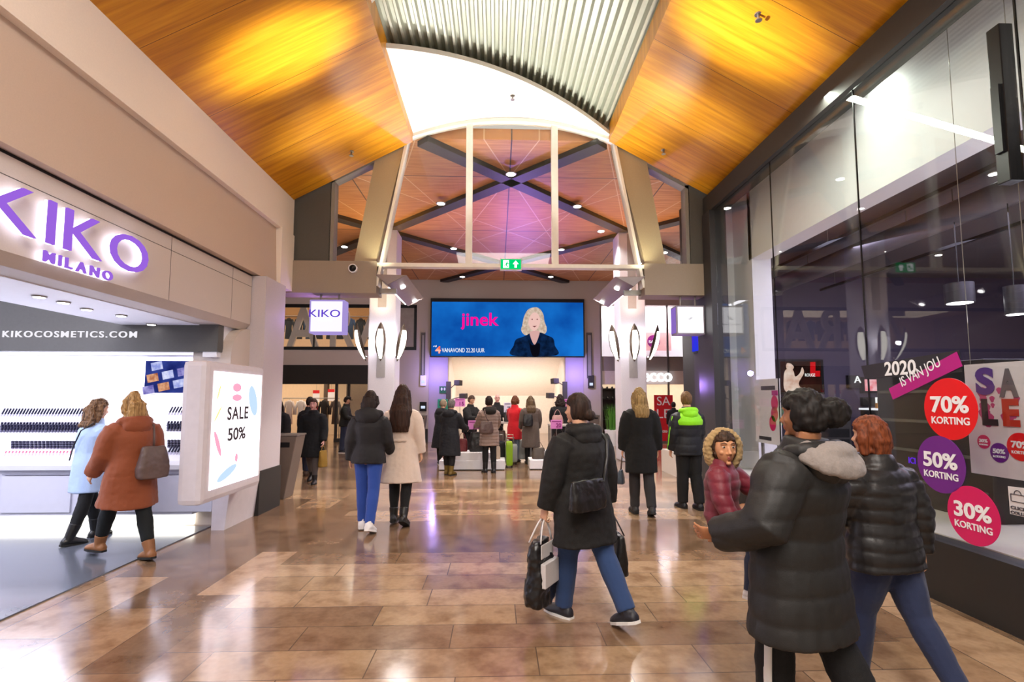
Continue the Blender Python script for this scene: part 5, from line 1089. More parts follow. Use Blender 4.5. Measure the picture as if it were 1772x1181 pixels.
# ---- left store: giant letters, garments, price cards
t = thing('shop_sign', 'giant white shop letters behind the upper window of the left store', 'sign', (-6.5, 20.4, 3.6)); x = gy(448, 605, 20.4).x
for ch, x0, x1 in (('Z', 448, 492), ('A', 496, 556), ('R', 572, 618), ('A', 618, 680)):
    p0 = gy(x0, 605, 20.4); p1 = gy(x1, 530, 20.4); mb = MB(); mb.text(ch, p0, X3, Z3, w=p1.x - p0.x, h=p1.z - p0.z, depth=0.12, bold=0.012); mb.build('letter', M_WHITE, t)
def garment(x, y, ztop, col, L_=0.95, label='', group=None, wd=0.14):
    t = thing('hanging_garment', label, 'garment', (x, y, ztop), group); mb = MB(); zt = ztop
    mb.tube([(x, y, zt - 0.03), (x, y, zt - 0.06), (x, y, zt - 0.14), (x, y, zt - 0.45), (x, y, zt - L_)], [(0.05, 0.03), (wd * 0.6, 0.06), (wd, 0.08), (wd * 0.85, 0.085), (wd * 1.05, 0.10)], 14, side=X3)
    for s_ in (-1, 1): mb.tube([(x + s_ * wd * 0.8, y, zt - 0.10), (x + s_ * (wd + 0.06), y, zt - 0.35), (x + s_ * (wd + 0.05), y - 0.02, zt - 0.62)], [0.06, 0.05, 0.04], 8)
    mb.build('cloth', cloth('garment_' + col.strip('#'), col), t, smooth=True); MB().tube([(x, y, zt - 0.04), (x, y, zt + 0.02), (x + 0.02, y, zt + 0.05)], [0.006] * 3, 6).build('hook', M_STEEL, t, smooth=True)
def rack(x0, x1, y, z, label):
    t = thing('clothes_rail', label, 'clothes rail', ((x0 + x1) / 2, y, 0)); MB().tube([(x0, y, z), (x1, y, z)], [0.018] * 2, 8).build('rail', M_STEEL, t, smooth=True)
    for x in (x0, x1): MB().tube([(x, y, 0.0), (x, y, z)], [0.018] * 2, 8).build('upright', M_STEEL, t, smooth=True); 
rack(-8.6, -6.35, 21.3, 1.66, 'steel clothes rail behind the glass of the left store')
for k_, (col, lab) in enumerate((('#d8c8c0', 'pale cream coat hanging at the left end of the store rail'), ('#e6ddd8', 'white coat hanging second on the store rail'), ('#a81c24', 'red jacket hanging in the middle of the store rail'), ('#3a3432', 'charcoal coat hanging fourth on the store rail'), ('#5b4a42', 'brown coat hanging at the right end of the store rail'))): garment(-8.35 + 0.46 * k_, 21.3, 1.62, col, 1.0, lab)
rack(-8.8, -5.0, 21.6, 5.05, 'steel clothes rail in the upper window of the left store')
for k_ in range(9): garment(-8.6 + 0.42 * k_, 21.6, 5.0, ('#20262e', '#2a2a30', '#33507a', '#1c1c20')[k_ % 4], 0.9, 'dark garment hanging in the upper store window behind the giant letters', 'garments in the upper window')
for k_, (px, py) in enumerate(((547, 686), (573, 684))):
    c = gy(px, py, 22.5); t = thing('price_card', ('white price card with red top hanging in the left store', 'white price card with red top nearest the glass door of the left store')[k_], 'card', c); box((c.x - 0.14, 22.5, c.z - 0.25), (c.x + 0.14, 22.52, c.z + 0.25)).build('card', M_SHOPW, t); box((c.x - 0.14, 22.495, c.z + 0.12), (c.x + 0.14, 22.505, c.z + 0.25)).build('red_header', mat('red_print', '#d01822', 0.5), t)
    MB().tube([c + Z3 * 0.25 + Y3 * 0.01, V((c.x, 22.51, 2.9))], [0.004, 0.004], 6).build('cord', M_STEEL, t)
for px, py in ((515, 676), (555, 674), (575, 676), (530, 672)): disc_light('ceiling_light', 'small round downlight in the left store ceiling', 'ceiling light', gf(px, py, 2.895), 0.08, 10, (1, 0.9, 0.78), 'left store downlights')
t = thing('archway_unit', 'dark framed doorway unit at the back of the left store', 'display', (-7.4, 23.8, 0)); MB().box((-7.75, 23.6, 0), (-7.6, 23.9, 2.6)).box((-6.75, 23.6, 0), (-6.35, 23.9, 2.7)).box((-7.75, 23.6, 2.4), (-6.4, 23.9, 2.62)).build('frame', mat('umber_frame', '#4a3a2e', 0.6), t)
# ---- right shop: name, poster, banner, planter, shelves
t = thing('shop_sign', 'white lit four-letter shop name over the right far shop', 'sign', gy(1112, 660, 19.9)); mb = MB(); mb.text('ecco', gy(1111, 661, 19.93), X3, Z3, w=1.16, h=0.34, depth=0.08, bold=0.015); mb.build('lettering', glow('name_white', (0.95, 0.96, 1), 1.4), t)
a = gy(1108, 607, 20.9); b = gy(1161, 576, 20.9); t = thing('sale_poster', 'pink sale poster with violet disc in the upper window of the right far shop', 'poster', a); box((a.x, 20.9, a.z), (b.x, 20.93, b.z)).build('sheet', mat('pink_sheet', '#f0b8b8', 0.6, var=0.15, scale=3), t)
c = gy(1131, 591, 20.9); MB().cyl(c, 0.26, -0.008, 28, (0, 1, 0)).build('disc', mat('violet_disc', '#9a1f86', 0.5), t); mb = MB(); mb.text('SALE', c - Y3 * 0.012 - Z3 * 0.02, X3, Z3, w=0.42, h=0.12, depth=0.006, bold=0.04, center=True); mb.build('lettering', M_SHOPW, t)
for dx in (0.1, b.x - a.x - 0.1): MB().tube([(a.x + dx, 20.915, b.z), (a.x + dx, 20.915, 5.55)], [0.005] * 2, 6).build('cord', M_STEEL, t)
a = gy(1133.5, 758, 19.4); b = gy(1164, 684, 19.4); t = thing('banner_stand', 'red SALE banner standing in front of the right far shop', 'banner', (a.x, 19.4, 0)); box((a.x, 19.40, 0.05), (b.x, 19.43, b.z)).build('banner', mat('banner_red', '#d21f2c', 0.5), t); box((a.x - 0.05, 19.3, 0), (b.x + 0.05, 19.53, 0.06)).build('base', M_STEEL, t)
for s_, y_ in (('SA', 700), ('LE', 722)): mb = MB(); mb.text(s_, gy(1137, y_ + 2, 19.395), X3, Z3, w=0.50, h=0.33, depth=0.006); mb.build('lettering', M_SHOPW, t)
mb = MB(); mb.text('ecco', gy(1143, 749, 19.395), X3, Z3, w=0.26, h=0.08, depth=0.006, bold=0.03); mb.build('lettering', M_SHOPW, t)
c = V((4.05, 18.3, 0)); t = thing('planter', 'white planter with tall green grass before the right far shop', 'plant', c); MB().tube([c, c + Z3 * 0.55], [0.20, 0.27], 24).build('pot', M_SHOPW, t, smooth='auto')
mb = MB()
for k_ in range(110):
    an = random.random() * 6.28; r0 = random.random() * 0.2; h_ = 0.55 + random.random() * 0.45; o_ = V((math.cos(an), math.sin(an), 0)); p = c + o_ * r0 + Z3 * 0.53; s_ = V((-o_.y, o_.x, 0)) * 0.009
    q = p + Z3 * h_ + o_ * 0.14; m_ = p + Z3 * h_ * 0.6 + o_ * 0.04; mb.add([p - s_, p + s_, m_ - s_, m_ + s_, q, p + o_ * 0.005, m_ + o_ * 0.006], [(0, 1, 3, 2), (2, 3, 4), (0, 5, 6, 2), (5, 1, 3, 6), (2, 6, 4), (6, 3, 4)])
mb.build('foliage', mat('grass_green', '#4f8a2a', 0.6, var=0.3), t); MB().cyl(c + Z3 * 0.5, 0.235, 0.035, 20).build('soil', M_DARK, t)
def shelf_unit(x0, x1, y, h, n, label, items, m=None):
    t = thing('shelf_unit', label, 'shelf', ((x0 + x1) / 2, y, 0)); m = m or M_BLACK
    box((x0, y + 0.3, 0), (x1, y + 0.33, h)).build('back_panel', m, t)
    for k_ in range(n): box((x0, y, 0.25 + (h - 0.3) * k_ / (n - 1)), (x1, y + 0.3, 0.28 + (h - 0.3) * k_ / (n - 1))).build('shelf', m, t)
    for x in (x0, x1): box((x - 0.015, y, 0), (x + 0.015, y + 0.33, h)).build('side_panel', m, t)
    return t
shelf_unit(4.3, 5.2, 22.6, 2.1, 5, 'black shoe shelf at the left of the right far shop', 0); shelf_unit(5.5, 6.2, 23.2, 2.2, 5, 'black shoe shelf behind the red banner', 0)
def shoe_item():
    mb = MB(); mb.tube([(-0.03, -0.12, 0.04), (-0.03, -0.06, 0.05), (-0.03, 0.04, 0.04), (-0.03, 0.12, 0.025)], [(0.03, 0.04), (0.038, 0.05), (0.036, 0.035), (0.025, 0.02)], 10, side=X3); o = mb.build('shoe', LEATHER, None, smooth=True); return o
so = shoe_item(); first_ = True
for ux0, y_, zz in ((4.42, 22.7, 2.1), (5.6, 23.3, 2.2)):
    for k_ in range(5):
        for j in range(3 if ux0 > 5 else 4):
            c = (ux0 + j * 0.22, y_ + 0.05, 0.28 + (zz - 0.3) * k_ / 4)
            if first_: so.location = c; tag(so, 'dark shoe on the black shelves of the right far shop', 'shoe', 'shoes on the black shelves'); first_ = False
            else: copy_tree(so, c)
# ---- handbag stand
def plinth(label, x0, x1, xs0, xs1, y0, y1, z1, z2):
    t = thing('display_plinth', label, 'plinth', ((x0 + x1) / 2, (y0 + y1) / 2, 0)); box((x0, y0, 0.02), (x1, y1, z1)).build('lower_step', M_SHOPW, t, bevel=0.006); box((xs0, y0 + 0.01, z1), (xs1, y1, z2)).build('upper_step', M_SHOPW, t, bevel=0.006); box((x0 + 0.02, y0 + 0.02, 0), (x1 - 0.02, y1 - 0.02, 0.02)).build('drawn_shadow', M_BLACK, t)  # thin black slab drawn as the shadow under the plinth
plinth('low white stepped display plinth behind the navy coated shopper', -1.33, 0.19, -0.95, -0.15, 12.15, 12.85, 0.22, 0.40)
plinth('low white stepped display plinth right of the aisle at the handbag stand', 0.76, 1.95, 1.12, 1.95, 12.2, 12.9, 0.22, 0.40)
def bag(c, w_, d_, h_, m, label, rot=0.0, hh=0.14, group=None):
    return tote('handbag', label, c, rot, w_, d_, h_, m, strap=(c[0], c[1], c[2] + h_ + hh), puff=0.02, straps=2, taper=0.8, vox=0.014, group=group)
TAUPE = mat('taupe_bag', '#4e443c', 0.5, var=0.2, scale=20); PINKB = mat('blush_bag', '#b58a84', 0.5); REDB = mat('dark_red_bag', '#6a1f22', 0.5); CREAMB = mat('cream_bag', '#b8a48e', 0.5)
bag((1.0, 12.5, 0.22), 0.34, 0.18, 0.26, TAUPE, 'dark taupe handbag on the low step of the right plinth'); bag((1.36, 12.45, 0.40), 0.32, 0.2, 0.22, TAUPE, 'round taupe handbag on the top step of the right plinth'); bag((1.68, 12.5, 0.40), 0.30, 0.2, 0.24, BLEATHER, 'brown handbag at the right end of the right plinth')
bag((-0.82, 12.5, 0.40), 0.26, 0.16, 0.30, REDB, 'dark red handbag on the left plinth'); bag((-0.48, 12.45, 0.40), 0.36, 0.2, 0.46, LEATHER, 'large black handbag on the left plinth'); bag((-1.18, 12.5, 0.22), 0.2, 0.14, 0.2, PINKB, 'blush pink handbag on the low step of the left plinth')
bag((-0.02, 12.5, 0.22), 0.22, 0.14, 0.30, CREAMB, 'cream handbag on the right low step of the left plinth')
def table(label, x0, x1, y0, y1, h):
    t = thing('display_table', label, 'table', ((x0 + x1) / 2, (y0 + y1) / 2, 0)); box((x0, y0, h - 0.04), (x1, y1, h)).build('tabletop', mat('table_grey', '#b8b0aa', 0.5), t); box((x0 + 0.03, y0 + 0.03, h * 0.45), (x1 - 0.03, y1 - 0.03, h * 0.45 + 0.03)).build('shelf', MATS['table_grey'], t)
    for x in (x0 + 0.03, x1 - 0.03):
        for y in (y0 + 0.03, y1 - 0.03): box((x - 0.02, y - 0.02, 0), (x + 0.02, y + 0.02, h - 0.04)).build('leg', M_STEEL, t)
table('grey display table between the salesmen and the aisle', -0.5, 1.1, 14.35, 14.95, 1.0); table('grey display table at the right of the handbag stand', 1.35, 2.6, 13.3, 13.9, 0.98)
bag((1.56, 13.45, 0.98 if False else 0.98), 0.30, 0.16, 0.24, PINKB, 'blush handbag on the right display table'); bag((2.1, 13.6, 0.98), 0.36, 0.18, 0.30, LEATHER, 'black handbag on the right display table'); bag((1.62, 13.6, 0.471), 0.34, 0.18, 0.28, BLEATHER, 'brown handbag on the shelf of the right display table'); bag((2.15, 13.6, 0.471), 0.34, 0.18, 0.26, TAUPE, 'taupe handbag on the shelf of the right display table')
bag((0.62, 14.6, 1.0), 0.24, 0.14, 0.16, CREAMB, 'small cream bag on the table behind the red coat', hh=0.08); bag((0.28, 14.62, 1.0), 0.18, 0.14, 0.24, LEATHER, 'small black bag on the table behind the red coat', hh=0.1); bag((0.1, 14.6, 0.481), 0.32, 0.18, 0.28, BLEATHER, 'brown bag on the table shelf left of the red coat')
def price(px0, py0, px1, py1, Y, txt, label, z0, m, ink):
    a = gy(px0, py1, Y); b = gy(px1, py0, Y); t = thing('price_card', label, 'card', ((a.x + b.x) / 2, Y, z0)); box((a.x, Y, a.z), (b.x, Y + 0.012, b.z)).build('card', m, t); mb = MB(); w_ = b.x - a.x; mb.text(txt, V((a.x + w_ * 0.45, Y - 0.001, a.z + 0.03)), X3, Z3, w=w_ * 0.45, h=(b.z - a.z) * 0.48, depth=0.004, bold=0.03); mb.build('lettering', ink, t)
    box((a.x + w_ * 0.1, Y - 0.004, b.z - 0.05), (b.x - w_ * 0.1, Y, b.z - 0.03)).build('printed_line', ink, t)
    MB().tube([((a.x + b.x) / 2, Y + 0.012, z0), ((a.x + b.x) / 2, Y + 0.012, a.z + 0.03)], [0.008] * 2, 8).build('stem', M_STEEL, t)
PC = mat('magenta_card', '#e08ad0', 0.5); INK = mat('magenta_ink', '#8a1a78', 0.5)
price(810, 728, 831, 743.5, 12.5, '15', 'pink price card reading 15 over the left plinth', 0.40, PC, INK); price(953, 727, 973, 742.5, 12.55, '20', 'pink price card reading 20 over the right plinth', 0.40, PC, INK)
price(787, 690, 805, 704, 16.2, '15', 'pink price card reading 15 behind the left pilaster', 0.0, PC, INK); price(968, 691, 985, 704, 16.2, '15', 'pink price card reading 15 behind the curly haired shopper', 0.0, PC, INK); price(872, 697, 884.5, 714, 14.7, '', 'x', 1.0, M_SHOPW, INK) if False else None
price(872, 697, 884.5, 714, 14.7, '7', 'white price card beside the red coat', 1.0, mat('lilac_card', '#d9d4e8', 0.5), mat('grey_ink', '#57526a', 0.5))
def suitcase(c, w_, d_, h_, m, label, rot=0.0):
    t = thing('suitcase', label, 'suitcase', c); x, y, z = c; mb = MB(); mb.box((x - w_ / 2, y - d_ / 2, z + 0.05), (x + w_ / 2, y + d_ / 2, z + h_)); mb.build('shell', m, t, bevel=0.05, smooth='auto')
    for sx in (-1, 1):
        for sy in (-1, 1): MB().cyl((x + sx * w_ * 0.38 - 0.012, y + sy * d_ * 0.3, z + 0.028), 0.028, 0.024, 12, (1, 0, 0)).build('wheel', M_BLACK, t, smooth='auto')
    mb = MB(); mb.tube([(x - 0.09, y, z + h_ - 0.01), (x - 0.09, y, z + h_ + 0.16), (x + 0.09, y, z + h_ + 0.16), (x + 0.09, y, z + h_ - 0.01)], [0.011] * 4, 8); mb.build('handle', M_STEEL, t, smooth='auto')
    mb = MB()
    for k_ in range(5): mb.box((x - w_ * 0.36 + k_ * w_ * 0.18 - 0.006, y - d_ / 2 - 0.006, z + 0.1), (x - w_ * 0.36 + k_ * w_ * 0.18 + 0.006, y - d_ / 2 + 0.004, z + h_ - 0.06))
    mb.build('ribs', m, t)
suitcase((0.34, 13.3, 0), 0.36, 0.24, 0.50, mat('silver_shell', '#9fa3a0', 0.35, metal=0.3), 'silver hard suitcase left of the red coat'); suitcase((0.72, 13.95, 0), 0.44, 0.24, 0.55, MATS['silver_shell'], 'silver hard suitcase right of the red coat'); suitcase((0.30, 12.66, 0.0), 0.16, 0.36, 0.62, mat('lime_shell', '#8fb81c', 0.4), 'lime green suitcase at the end of the left plinth')
suitcase((0.06, 12.98, 0.0), 0.30, 0.2, 0.6, M_BLACK, 'black suitcase behind the left plinth')
# spotlights on arms beside the recess
for (px, py), (wx, wy), lab in (((793, 663), (780, 672), 'upper clamp spotlight left of the handbag recess'), ((802, 686), (780, 692), 'lower clamp spotlight left of the handbag recess'), ((960, 660), (976, 668), 'upper clamp spotlight right of the handbag recess'), ((952, 685), (976, 690), 'lower clamp spotlight right of the handbag recess')):
    c = gy(px, py, 19.6); w0 = gy(wx, wy, 20.1); t = thing('arm_spotlight', lab, 'spotlight', c); d = (V((0.4, 22.5, 2.0)) - c).normalized(); s_ = d.cross(Z3).normalized(); u_ = s_.cross(d)
    MB().obox(c, s_ * 0.13, u_ * 0.10, d * 0.10).build('head', M_DGREY, t, bevel=0.015); MB().obox(c + d * 0.105, s_ * 0.11, u_ * 0.085, d * 0.006).build('lens', glow('spot_lens', (1, 0.95, 0.88), 9), t); MB().tube([c - d * 0.08, w0], [0.018] * 2, 8).build('arm', M_STEEL, t, smooth=True)
for x, lab in ((-1.86, 'grey post at the left side of the handbag recess'), (2.62, 'grey post at the right side of the handbag recess')):
    t = box((x - 0.09, 20.0, 0), (x + 0.09, 20.12, 2.3)).build('post', M_DGREY, None); tag(t, lab, 'post')

# ---- glass front: stickers, banners, posters
GX = 3.638
def on_glass(px, py, X=GX): return gx(px, py, X)
NY = V((0, -1, 0))
def sticker(px, py, r, m, big, label, tilt=0.0, X=GX, rs=1.0):
    c = on_glass(px, py, X); t = thing('discount_sticker', label, 'sticker', c); mb = MB(); mb.prism([c + V((0, math.cos(a) * r, math.sin(a) * r)) for a in [2 * math.pi * k_ / 48 for k_ in range(48)]], (0.004, 0, 0)); mb.build('disc', m, t)
    rt = (NY * math.cos(tilt) + Z3 * math.sin(tilt)); up = (Z3 * math.cos(tilt) - NY * math.sin(tilt))
    mb = MB(); mb.text(big, c + up * r * 0.14 - X3 * 0.002, rt, up, w=r * 1.42, h=r * 0.55, depth=0.003, bold=0.03, center=True); mb.build('lettering', M_SHOPW, t); mb = MB(); mb.text('KORTING', c - up * r * 0.38 - X3 * 0.002, rt, up, w=r * 1.42, h=r * 0.24, depth=0.003, bold=0.018, center=True); mb.build('lettering', M_SHOPW, t)
RED = mat('sticker_red', '#e0070f', 0.4, var=0.02); VIO = mat('sticker_violet', '#6a1f86', 0.4, var=0.02); MAG = mat('sticker_magenta', '#d0105e', 0.4, var=0.02); MAG2 = mat('banner_magenta', '#b0107e', 0.4, var=0.02)
sticker(1643, 708, 0.248, RED, '70%', 'round red 70% discount sticker on the shop glass'); sticker(1627, 804, 0.232, VIO, '50%', 'round violet 50% discount sticker below the red one'); sticker(1683, 893, 0.222, MAG, '30%', 'round magenta 30% discount sticker lowest on the shop glass')
def strip(name, pts, m, label, cat, txt, w_, h_, o_px, ang, X=GX, bold=0.0, dx=0.0):
    P_ = [on_glass(x, y, X - dx) for x, y in pts]; t = thing(name, label, cat, P_[0]); mb = MB(); mb.prism(P_, (0.004, 0, 0)); mb.build('strip', m, t); o = on_glass(*o_px, X=X - dx) - X3 * 0.002
    rt = NY * math.cos(ang) + Z3 * math.sin(ang); up = Z3 * math.cos(ang) - NY * math.sin(ang); mb = MB(); mb.text(txt, o, rt, up, w=w_, h=h_, depth=0.003, bold=bold); mb.build('lettering', M_SHOPW, t)
a = on_glass(1531, 650); b = on_glass(1585, 646)
strip('window_banner', [(1490, 634), (1660, 606), (1664, 644), (1497, 656)], mat('banner_black', '#26242a', 0.45), 'dark banner reading 2020 stuck on the shop glass', 'banner', '2020', a.y - b.y, 0.13, (1532, 651), 0.0, bold=0.02)
a = on_glass(1563, 676); b = on_glass(1630, 640); L_ = (V(b) - V(a)).length; ang = math.atan2(b.z - a.z, a.y - b.y)
strip('window_banner', [(1538, 673), (1655, 609), (1665, 634), (1545, 692)], MAG2, 'slanted magenta banner with white words above the red sticker', 'banner', 'IS VAN JOU', L_, 0.115, (1564, 675), ang, dx=0.008)
t = thing('window_lettering', 'small violet letters left of the 50% sticker', 'lettering', on_glass(1573, 802)); mb = MB(); mb.text('ICI', on_glass(1573, 802), NY, Z3, w=0.075, h=0.055, depth=0.003, bold=0.01); mb.build('lettering', glow('violet_lit', '#6a2fe0', 0.9), t)
# hanging sale poster behind the glass
HX = 3.9; P_ = [gx(1668, 632, HX), gx(1796, 616, HX), gx(1796, 840, HX), gx(1678, 818, HX)]
y0 = P_[0].y; y1 = P_[1].y; zt = P_[0].z; zb = P_[3].z; t = thing('sale_poster', 'large white SALE poster hanging behind the shop glass', 'poster', (HX, y0, zb)); box((HX, y1, zb), (HX + 0.02, y0, zt)).build('sheet', mat('poster_white', '#d9d0d6', 0.5, var=0.06), t)
def ptext(s_, px, py, w_, h_, m): mb = MB(); mb.text(s_, gx(px, py, HX - 0.003), NY, Z3, w=w_, h=h_, depth=0.004, bold=0.05); mb.build('lettering', m, t)
ptext('S', 1690, 684, 0.16, 0.22, mat('poster_violet', '#5a3a86', 0.5)); ptext('A', 1730, 688, 0.15, 0.22, mat('poster_grey', '#6a6268', 0.5)); ptext('L', 1701, 736, 0.13, 0.21, mat('poster_black', '#2c282c', 0.5)); ptext('E', 1737, 738, 0.13, 0.21, mat('poster_orange', '#b8321c', 0.5))
mb = MB()
for k_ in range(16):
    y_ = y0 - 0.12 - random.random() * (y0 - y1 - 0.2); z_ = zt - 0.36 + random.gauss(0, 0.09); r_ = random.uniform(0.01, 0.05); mb.prism([(HX, y_ + r_ * math.cos(a) * (1 + 0.3 * math.sin(3 * a)), z_ + r_ * 1.3 * math.sin(a)) for a in [2 * math.pi * q / 14 for q in range(14)]], (-0.001 - 0.00007 * k_, 0, 0))
mb.build('paint_splash', mat('splash_pink', '#b8487c', 0.5), t)
for px, py, r_, m, s_ in ((1702, 765, 0.055, MAG, '30%'), (1729, 784, 0.075, VIO, '50%'), (1766, 774, 0.105, RED, '70%')):
    c = gx(px, py, HX - 0.004); mb = MB(); mb.prism([c + V((0, math.cos(a) * r_, math.sin(a) * r_)) for a in [2 * math.pi * q / 32 for q in range(32)]], (0.003, 0, 0)); mb.build('disc', m, t); mb = MB(); mb.text(s_, c + Z3 * r_ * 0.15, NY, Z3, w=r_ * 1.3, h=r_ * 0.5, depth=0.004, bold=0.03, center=True); mb.text('KORTING', c - Z3 * r_ * 0.4, NY, Z3, w=r_ * 1.3, h=r_ * 0.22, depth=0.004, center=True); mb.build('lettering', M_SHOPW, t)
for y_ in (y0 - 0.05, y1 + 0.05): MB().tube([(HX + 0.01, y_, zt - 0.01), (HX + 0.01, y_, 5.12)], [0.003] * 2, 6).build('cord', M_STEEL, t)
t = thing('window_sticker', 'small pale click and collect notice at the low edge of the shop glass', 'sticker', on_glass(1746, 890)); P_ = [on_glass(*q) for q in ((1744, 842), (1800, 848), (1804, 903), (1748, 890))]; mb = MB(); mb.prism(P_, (0.004, 0, 0)); mb.build('sheet', mat('notice_white', '#cfcacd', 0.5), t)
mb = MB(); mb.text('CLICK &', on_glass(1750, 880.5) - X3 * 0.002, NY, Z3, w=0.15, h=0.022, depth=0.003, bold=0.02); mb.text('COLLECT', on_glass(1750, 889) - X3 * 0.002, NY, Z3, w=0.155, h=0.022, depth=0.003, bold=0.02); c = on_glass(1762, 862) - X3 * 0.003
for q in ([(0.05, -0.03), (0.05, 0.02), (-0.05, 0.02), (-0.05, -0.03)],): 
    for i in range(4): u, v = q[i], q[(i + 1) % 4]; mb.tube([c + V((0, u[0], u[1])), c + V((0, v[0], v[1]))], [0.0025] * 2, 6)
mb.tube([c + V((0, 0.025 * math.cos(a), 0.02 + 0.03 * math.sin(a))) for a in [math.pi * k_ / 8 for k_ in range(9)]], [0.0025] * 9, 6); mb.build('printing', mat('notice_ink', '#3a3640', 0.5), t)
# white poster near the end of the shop front
PX = 3.95; a = gx(1309, 765, PX); b = gx(1347, 655, PX); t = thing('sale_poster', 'narrow white poster with magenta discs at the far end of the shop front', 'poster', (PX, a.y, 0.5)); box((PX, b.y, a.z), (PX + 0.02, a.y, b.z)).build('sheet', MATS['poster_white'], t)
for k_, (px, py) in enumerate(((1340, 698), (1340, 717), (1337, 733))): c = gx(px, py, PX - 0.003); mb = MB(); mb.prism([c + V((0, math.cos(a_) * 0.09, math.sin(a_) * 0.11)) for a_ in [2 * math.pi * q / 24 for q in range(24)]], (0.002, 0, 0)); mb.build('disc', MAG, t)
mb = MB(); mb.box((PX - 0.003, b.y + 0.1, b.z - 0.16), (PX, a.y - 0.2, b.z - 0.10)); mb.box((PX - 0.003, b.y + 0.25, a.z + 0.05), (PX, b.y + 0.6, a.z + 0.10)); mb.build('printed_bar', mat('print_dark', '#3a3338', 0.5), t); box((PX - 0.003, b.y + 0.03, b.z - 0.24), (PX, a.y - 0.5, b.z - 0.17)).build('printed_bar', MAG2, t)
MB().box((PX + 0.02, b.y + 0.1, 0.5), (PX + 0.05, b.y + 0.14, a.z + 0.1)).box((PX + 0.02, a.y - 0.14, 0.5), (PX + 0.05, a.y - 0.1, a.z + 0.1)).build('stand_leg', M_STEEL, t)
# ---- inside the perfume shop
def wposter(px0, py0, px1, py1, Y, base, label):
    a = gy(px0, py1, Y); b = gy(px1, py0, Y); t = thing('lit_poster', label, 'poster', a); box((a.x - 0.06, Y, a.z - 0.05), (b.x + 0.06, Y + 0.1, b.z + 0.05)).build('frame', M_BLACK, t); box((a.x, Y - 0.006, a.z), (b.x, Y + 0.002, b.z)).build('image', base, t); return t
PYI = 11.88; t = wposter(1352, 626, 1420, 679, PYI, glow('poster_dark', '#1c100e', 1.0, '#3a1a16', 3), 'lit poster of a woman in white holding a lipstick inside the perfume shop')
poly('printed_figure', smoothp([(1360, 640), (1356, 655), (1360, 678), (1388, 678), (1382, 664), (1391, 646), (1388, 636), (1384, 646), (1376, 652), (1372, 641)]), glow('poster_skin', '#d8ab98', 1.0, '#f4dccf', 6), 1, t, PYI - 0.008); poly('printed_head', smoothp([(1364, 627), (1360, 634), (1364, 642), (1371, 641), (1374, 633), (1370, 627)]), MATS['poster_skin'], 2, t, PYI - 0.008)
poly('printed_hair', smoothp([(1364, 625.8), (1360, 628), (1368, 629.5), (1373, 634), (1376, 640), (1377, 632), (1372, 626.5)]), glow('poster_hair', '#1a0d0a', 1.0), 3, t, PYI - 0.008); poly('printed_block', [(1402, 627), (1411, 627), (1411, 642), (1419, 642), (1419, 652), (1402, 652)], glow('poster_red', '#c8141c', 1.1), 1, t, PYI - 0.008)
mb = MB(); mb.text('ROUGE', gy(1393, 652, PYI - 0.02), X3, Z3, w=0.24, h=0.07, depth=0.006); mb.build('lettering', MATS['screen_white'], t)
t = wposter(1497, 657, 1556, 677, PYI, glow('poster_redwhite', '#e01438', 1.1, '#f6dfe6', 4), 'red and white lit poster above the perfume counters')
t = wposter(1610, 640, 1672, 690, PYI, glow('poster_darkgold', '#2a1c14', 1.0, '#d8b48c', 3), 'dark lit poster partly behind the red sticker')
t = thing('counter_sign', 'white lit brand lettering over the perfume counter', 'sign', gy(1514, 700, PYI)); mb = MB(); mb.text('Dior', gy(1515, 700, PYI), X3, Z3, w=0.36, h=0.16, depth=0.03, bold=0.02); mb.build('lettering', MATS['screen_white'], t)
box((gy(1495, 700, PYI).x, PYI + 0.03, gy(1495, 703, PYI).z), (gy(1560, 700, PYI).x, PYI + 0.12, gy(1495, 688, PYI).z)).build('backing_board', M_BLACK, t)
t = thing('counter_sign', 'white letter A on the dark column of the perfume shop', 'sign', gy(1478, 664, PYI)); mb = MB(); mb.text('A', gy(1478, 663, PYI), X3, Z3, w=0.16, h=0.16, depth=0.02); mb.build('lettering', MATS['screen_white'], t); box((gy(1470, 664, PYI).x, PYI + 0.02, gy(1478, 672, PYI).z), (gy(1490, 664, PYI).x, PYI + 0.12, gy(1478, 650, PYI).z)).build('backing_board', M_DARK, t)
t = thing('counter_sign', 'white lettering on the dark fascia under the lit woman poster', 'sign', gy(1372, 700, PYI)); mb = MB(); mb.text('Yves Saint Laurent', gy(1372, 699, PYI), X3, Z3, w=0.55, h=0.09, depth=0.02, bold=0.02); mb.build('lettering', MATS['screen_white'], t); box((gy(1350, 700, PYI).x, PYI + 0.02, gy(1350, 703, PYI).z), (gy(1425, 700, PYI).x, PYI + 0.12, gy(1425, 688, PYI).z)).build('backing_board', M_BLACK, t)
def counter(x0, x1, y0, y1, h, label, m, lit):
    t = thing('perfume_counter', label, 'counter', ((x0 + x1) / 2, (y0 + y1) / 2, 0.5)); box((x0, y0, 0.5), (x1, y1, h)).build('body', m, t, bevel=0.01); box((x0 - 0.02, y0 - 0.02, h), (x1 + 0.02, y1 + 0.02, h + 0.04)).build('top', lit, t)
    for k_ in range(2): box((x0 + 0.05, y0 - 0.008, 0.6 + 0.22 * k_), (x1 - 0.05, y0, 0.78 + 0.22 * k_)).build('drawer', M_BLACK, t)
LITW = glow('lit_counter_top', (0.95, 0.93, 1), 1.0)
counter(6.7, 7.6, 11.0, 11.5, 1.35, 'dark perfume counter below the woman poster', M_DARK, LITW); counter(8.1, 9.3, 10.8, 11.4, 1.4, 'white topped perfume counter under the red poster', M_DARK, LITW); counter(5.0, 5.8, 4.9, 6.2, 1.2, 'dark low counter behind the shop glass', M_DARK, M_BLACK)
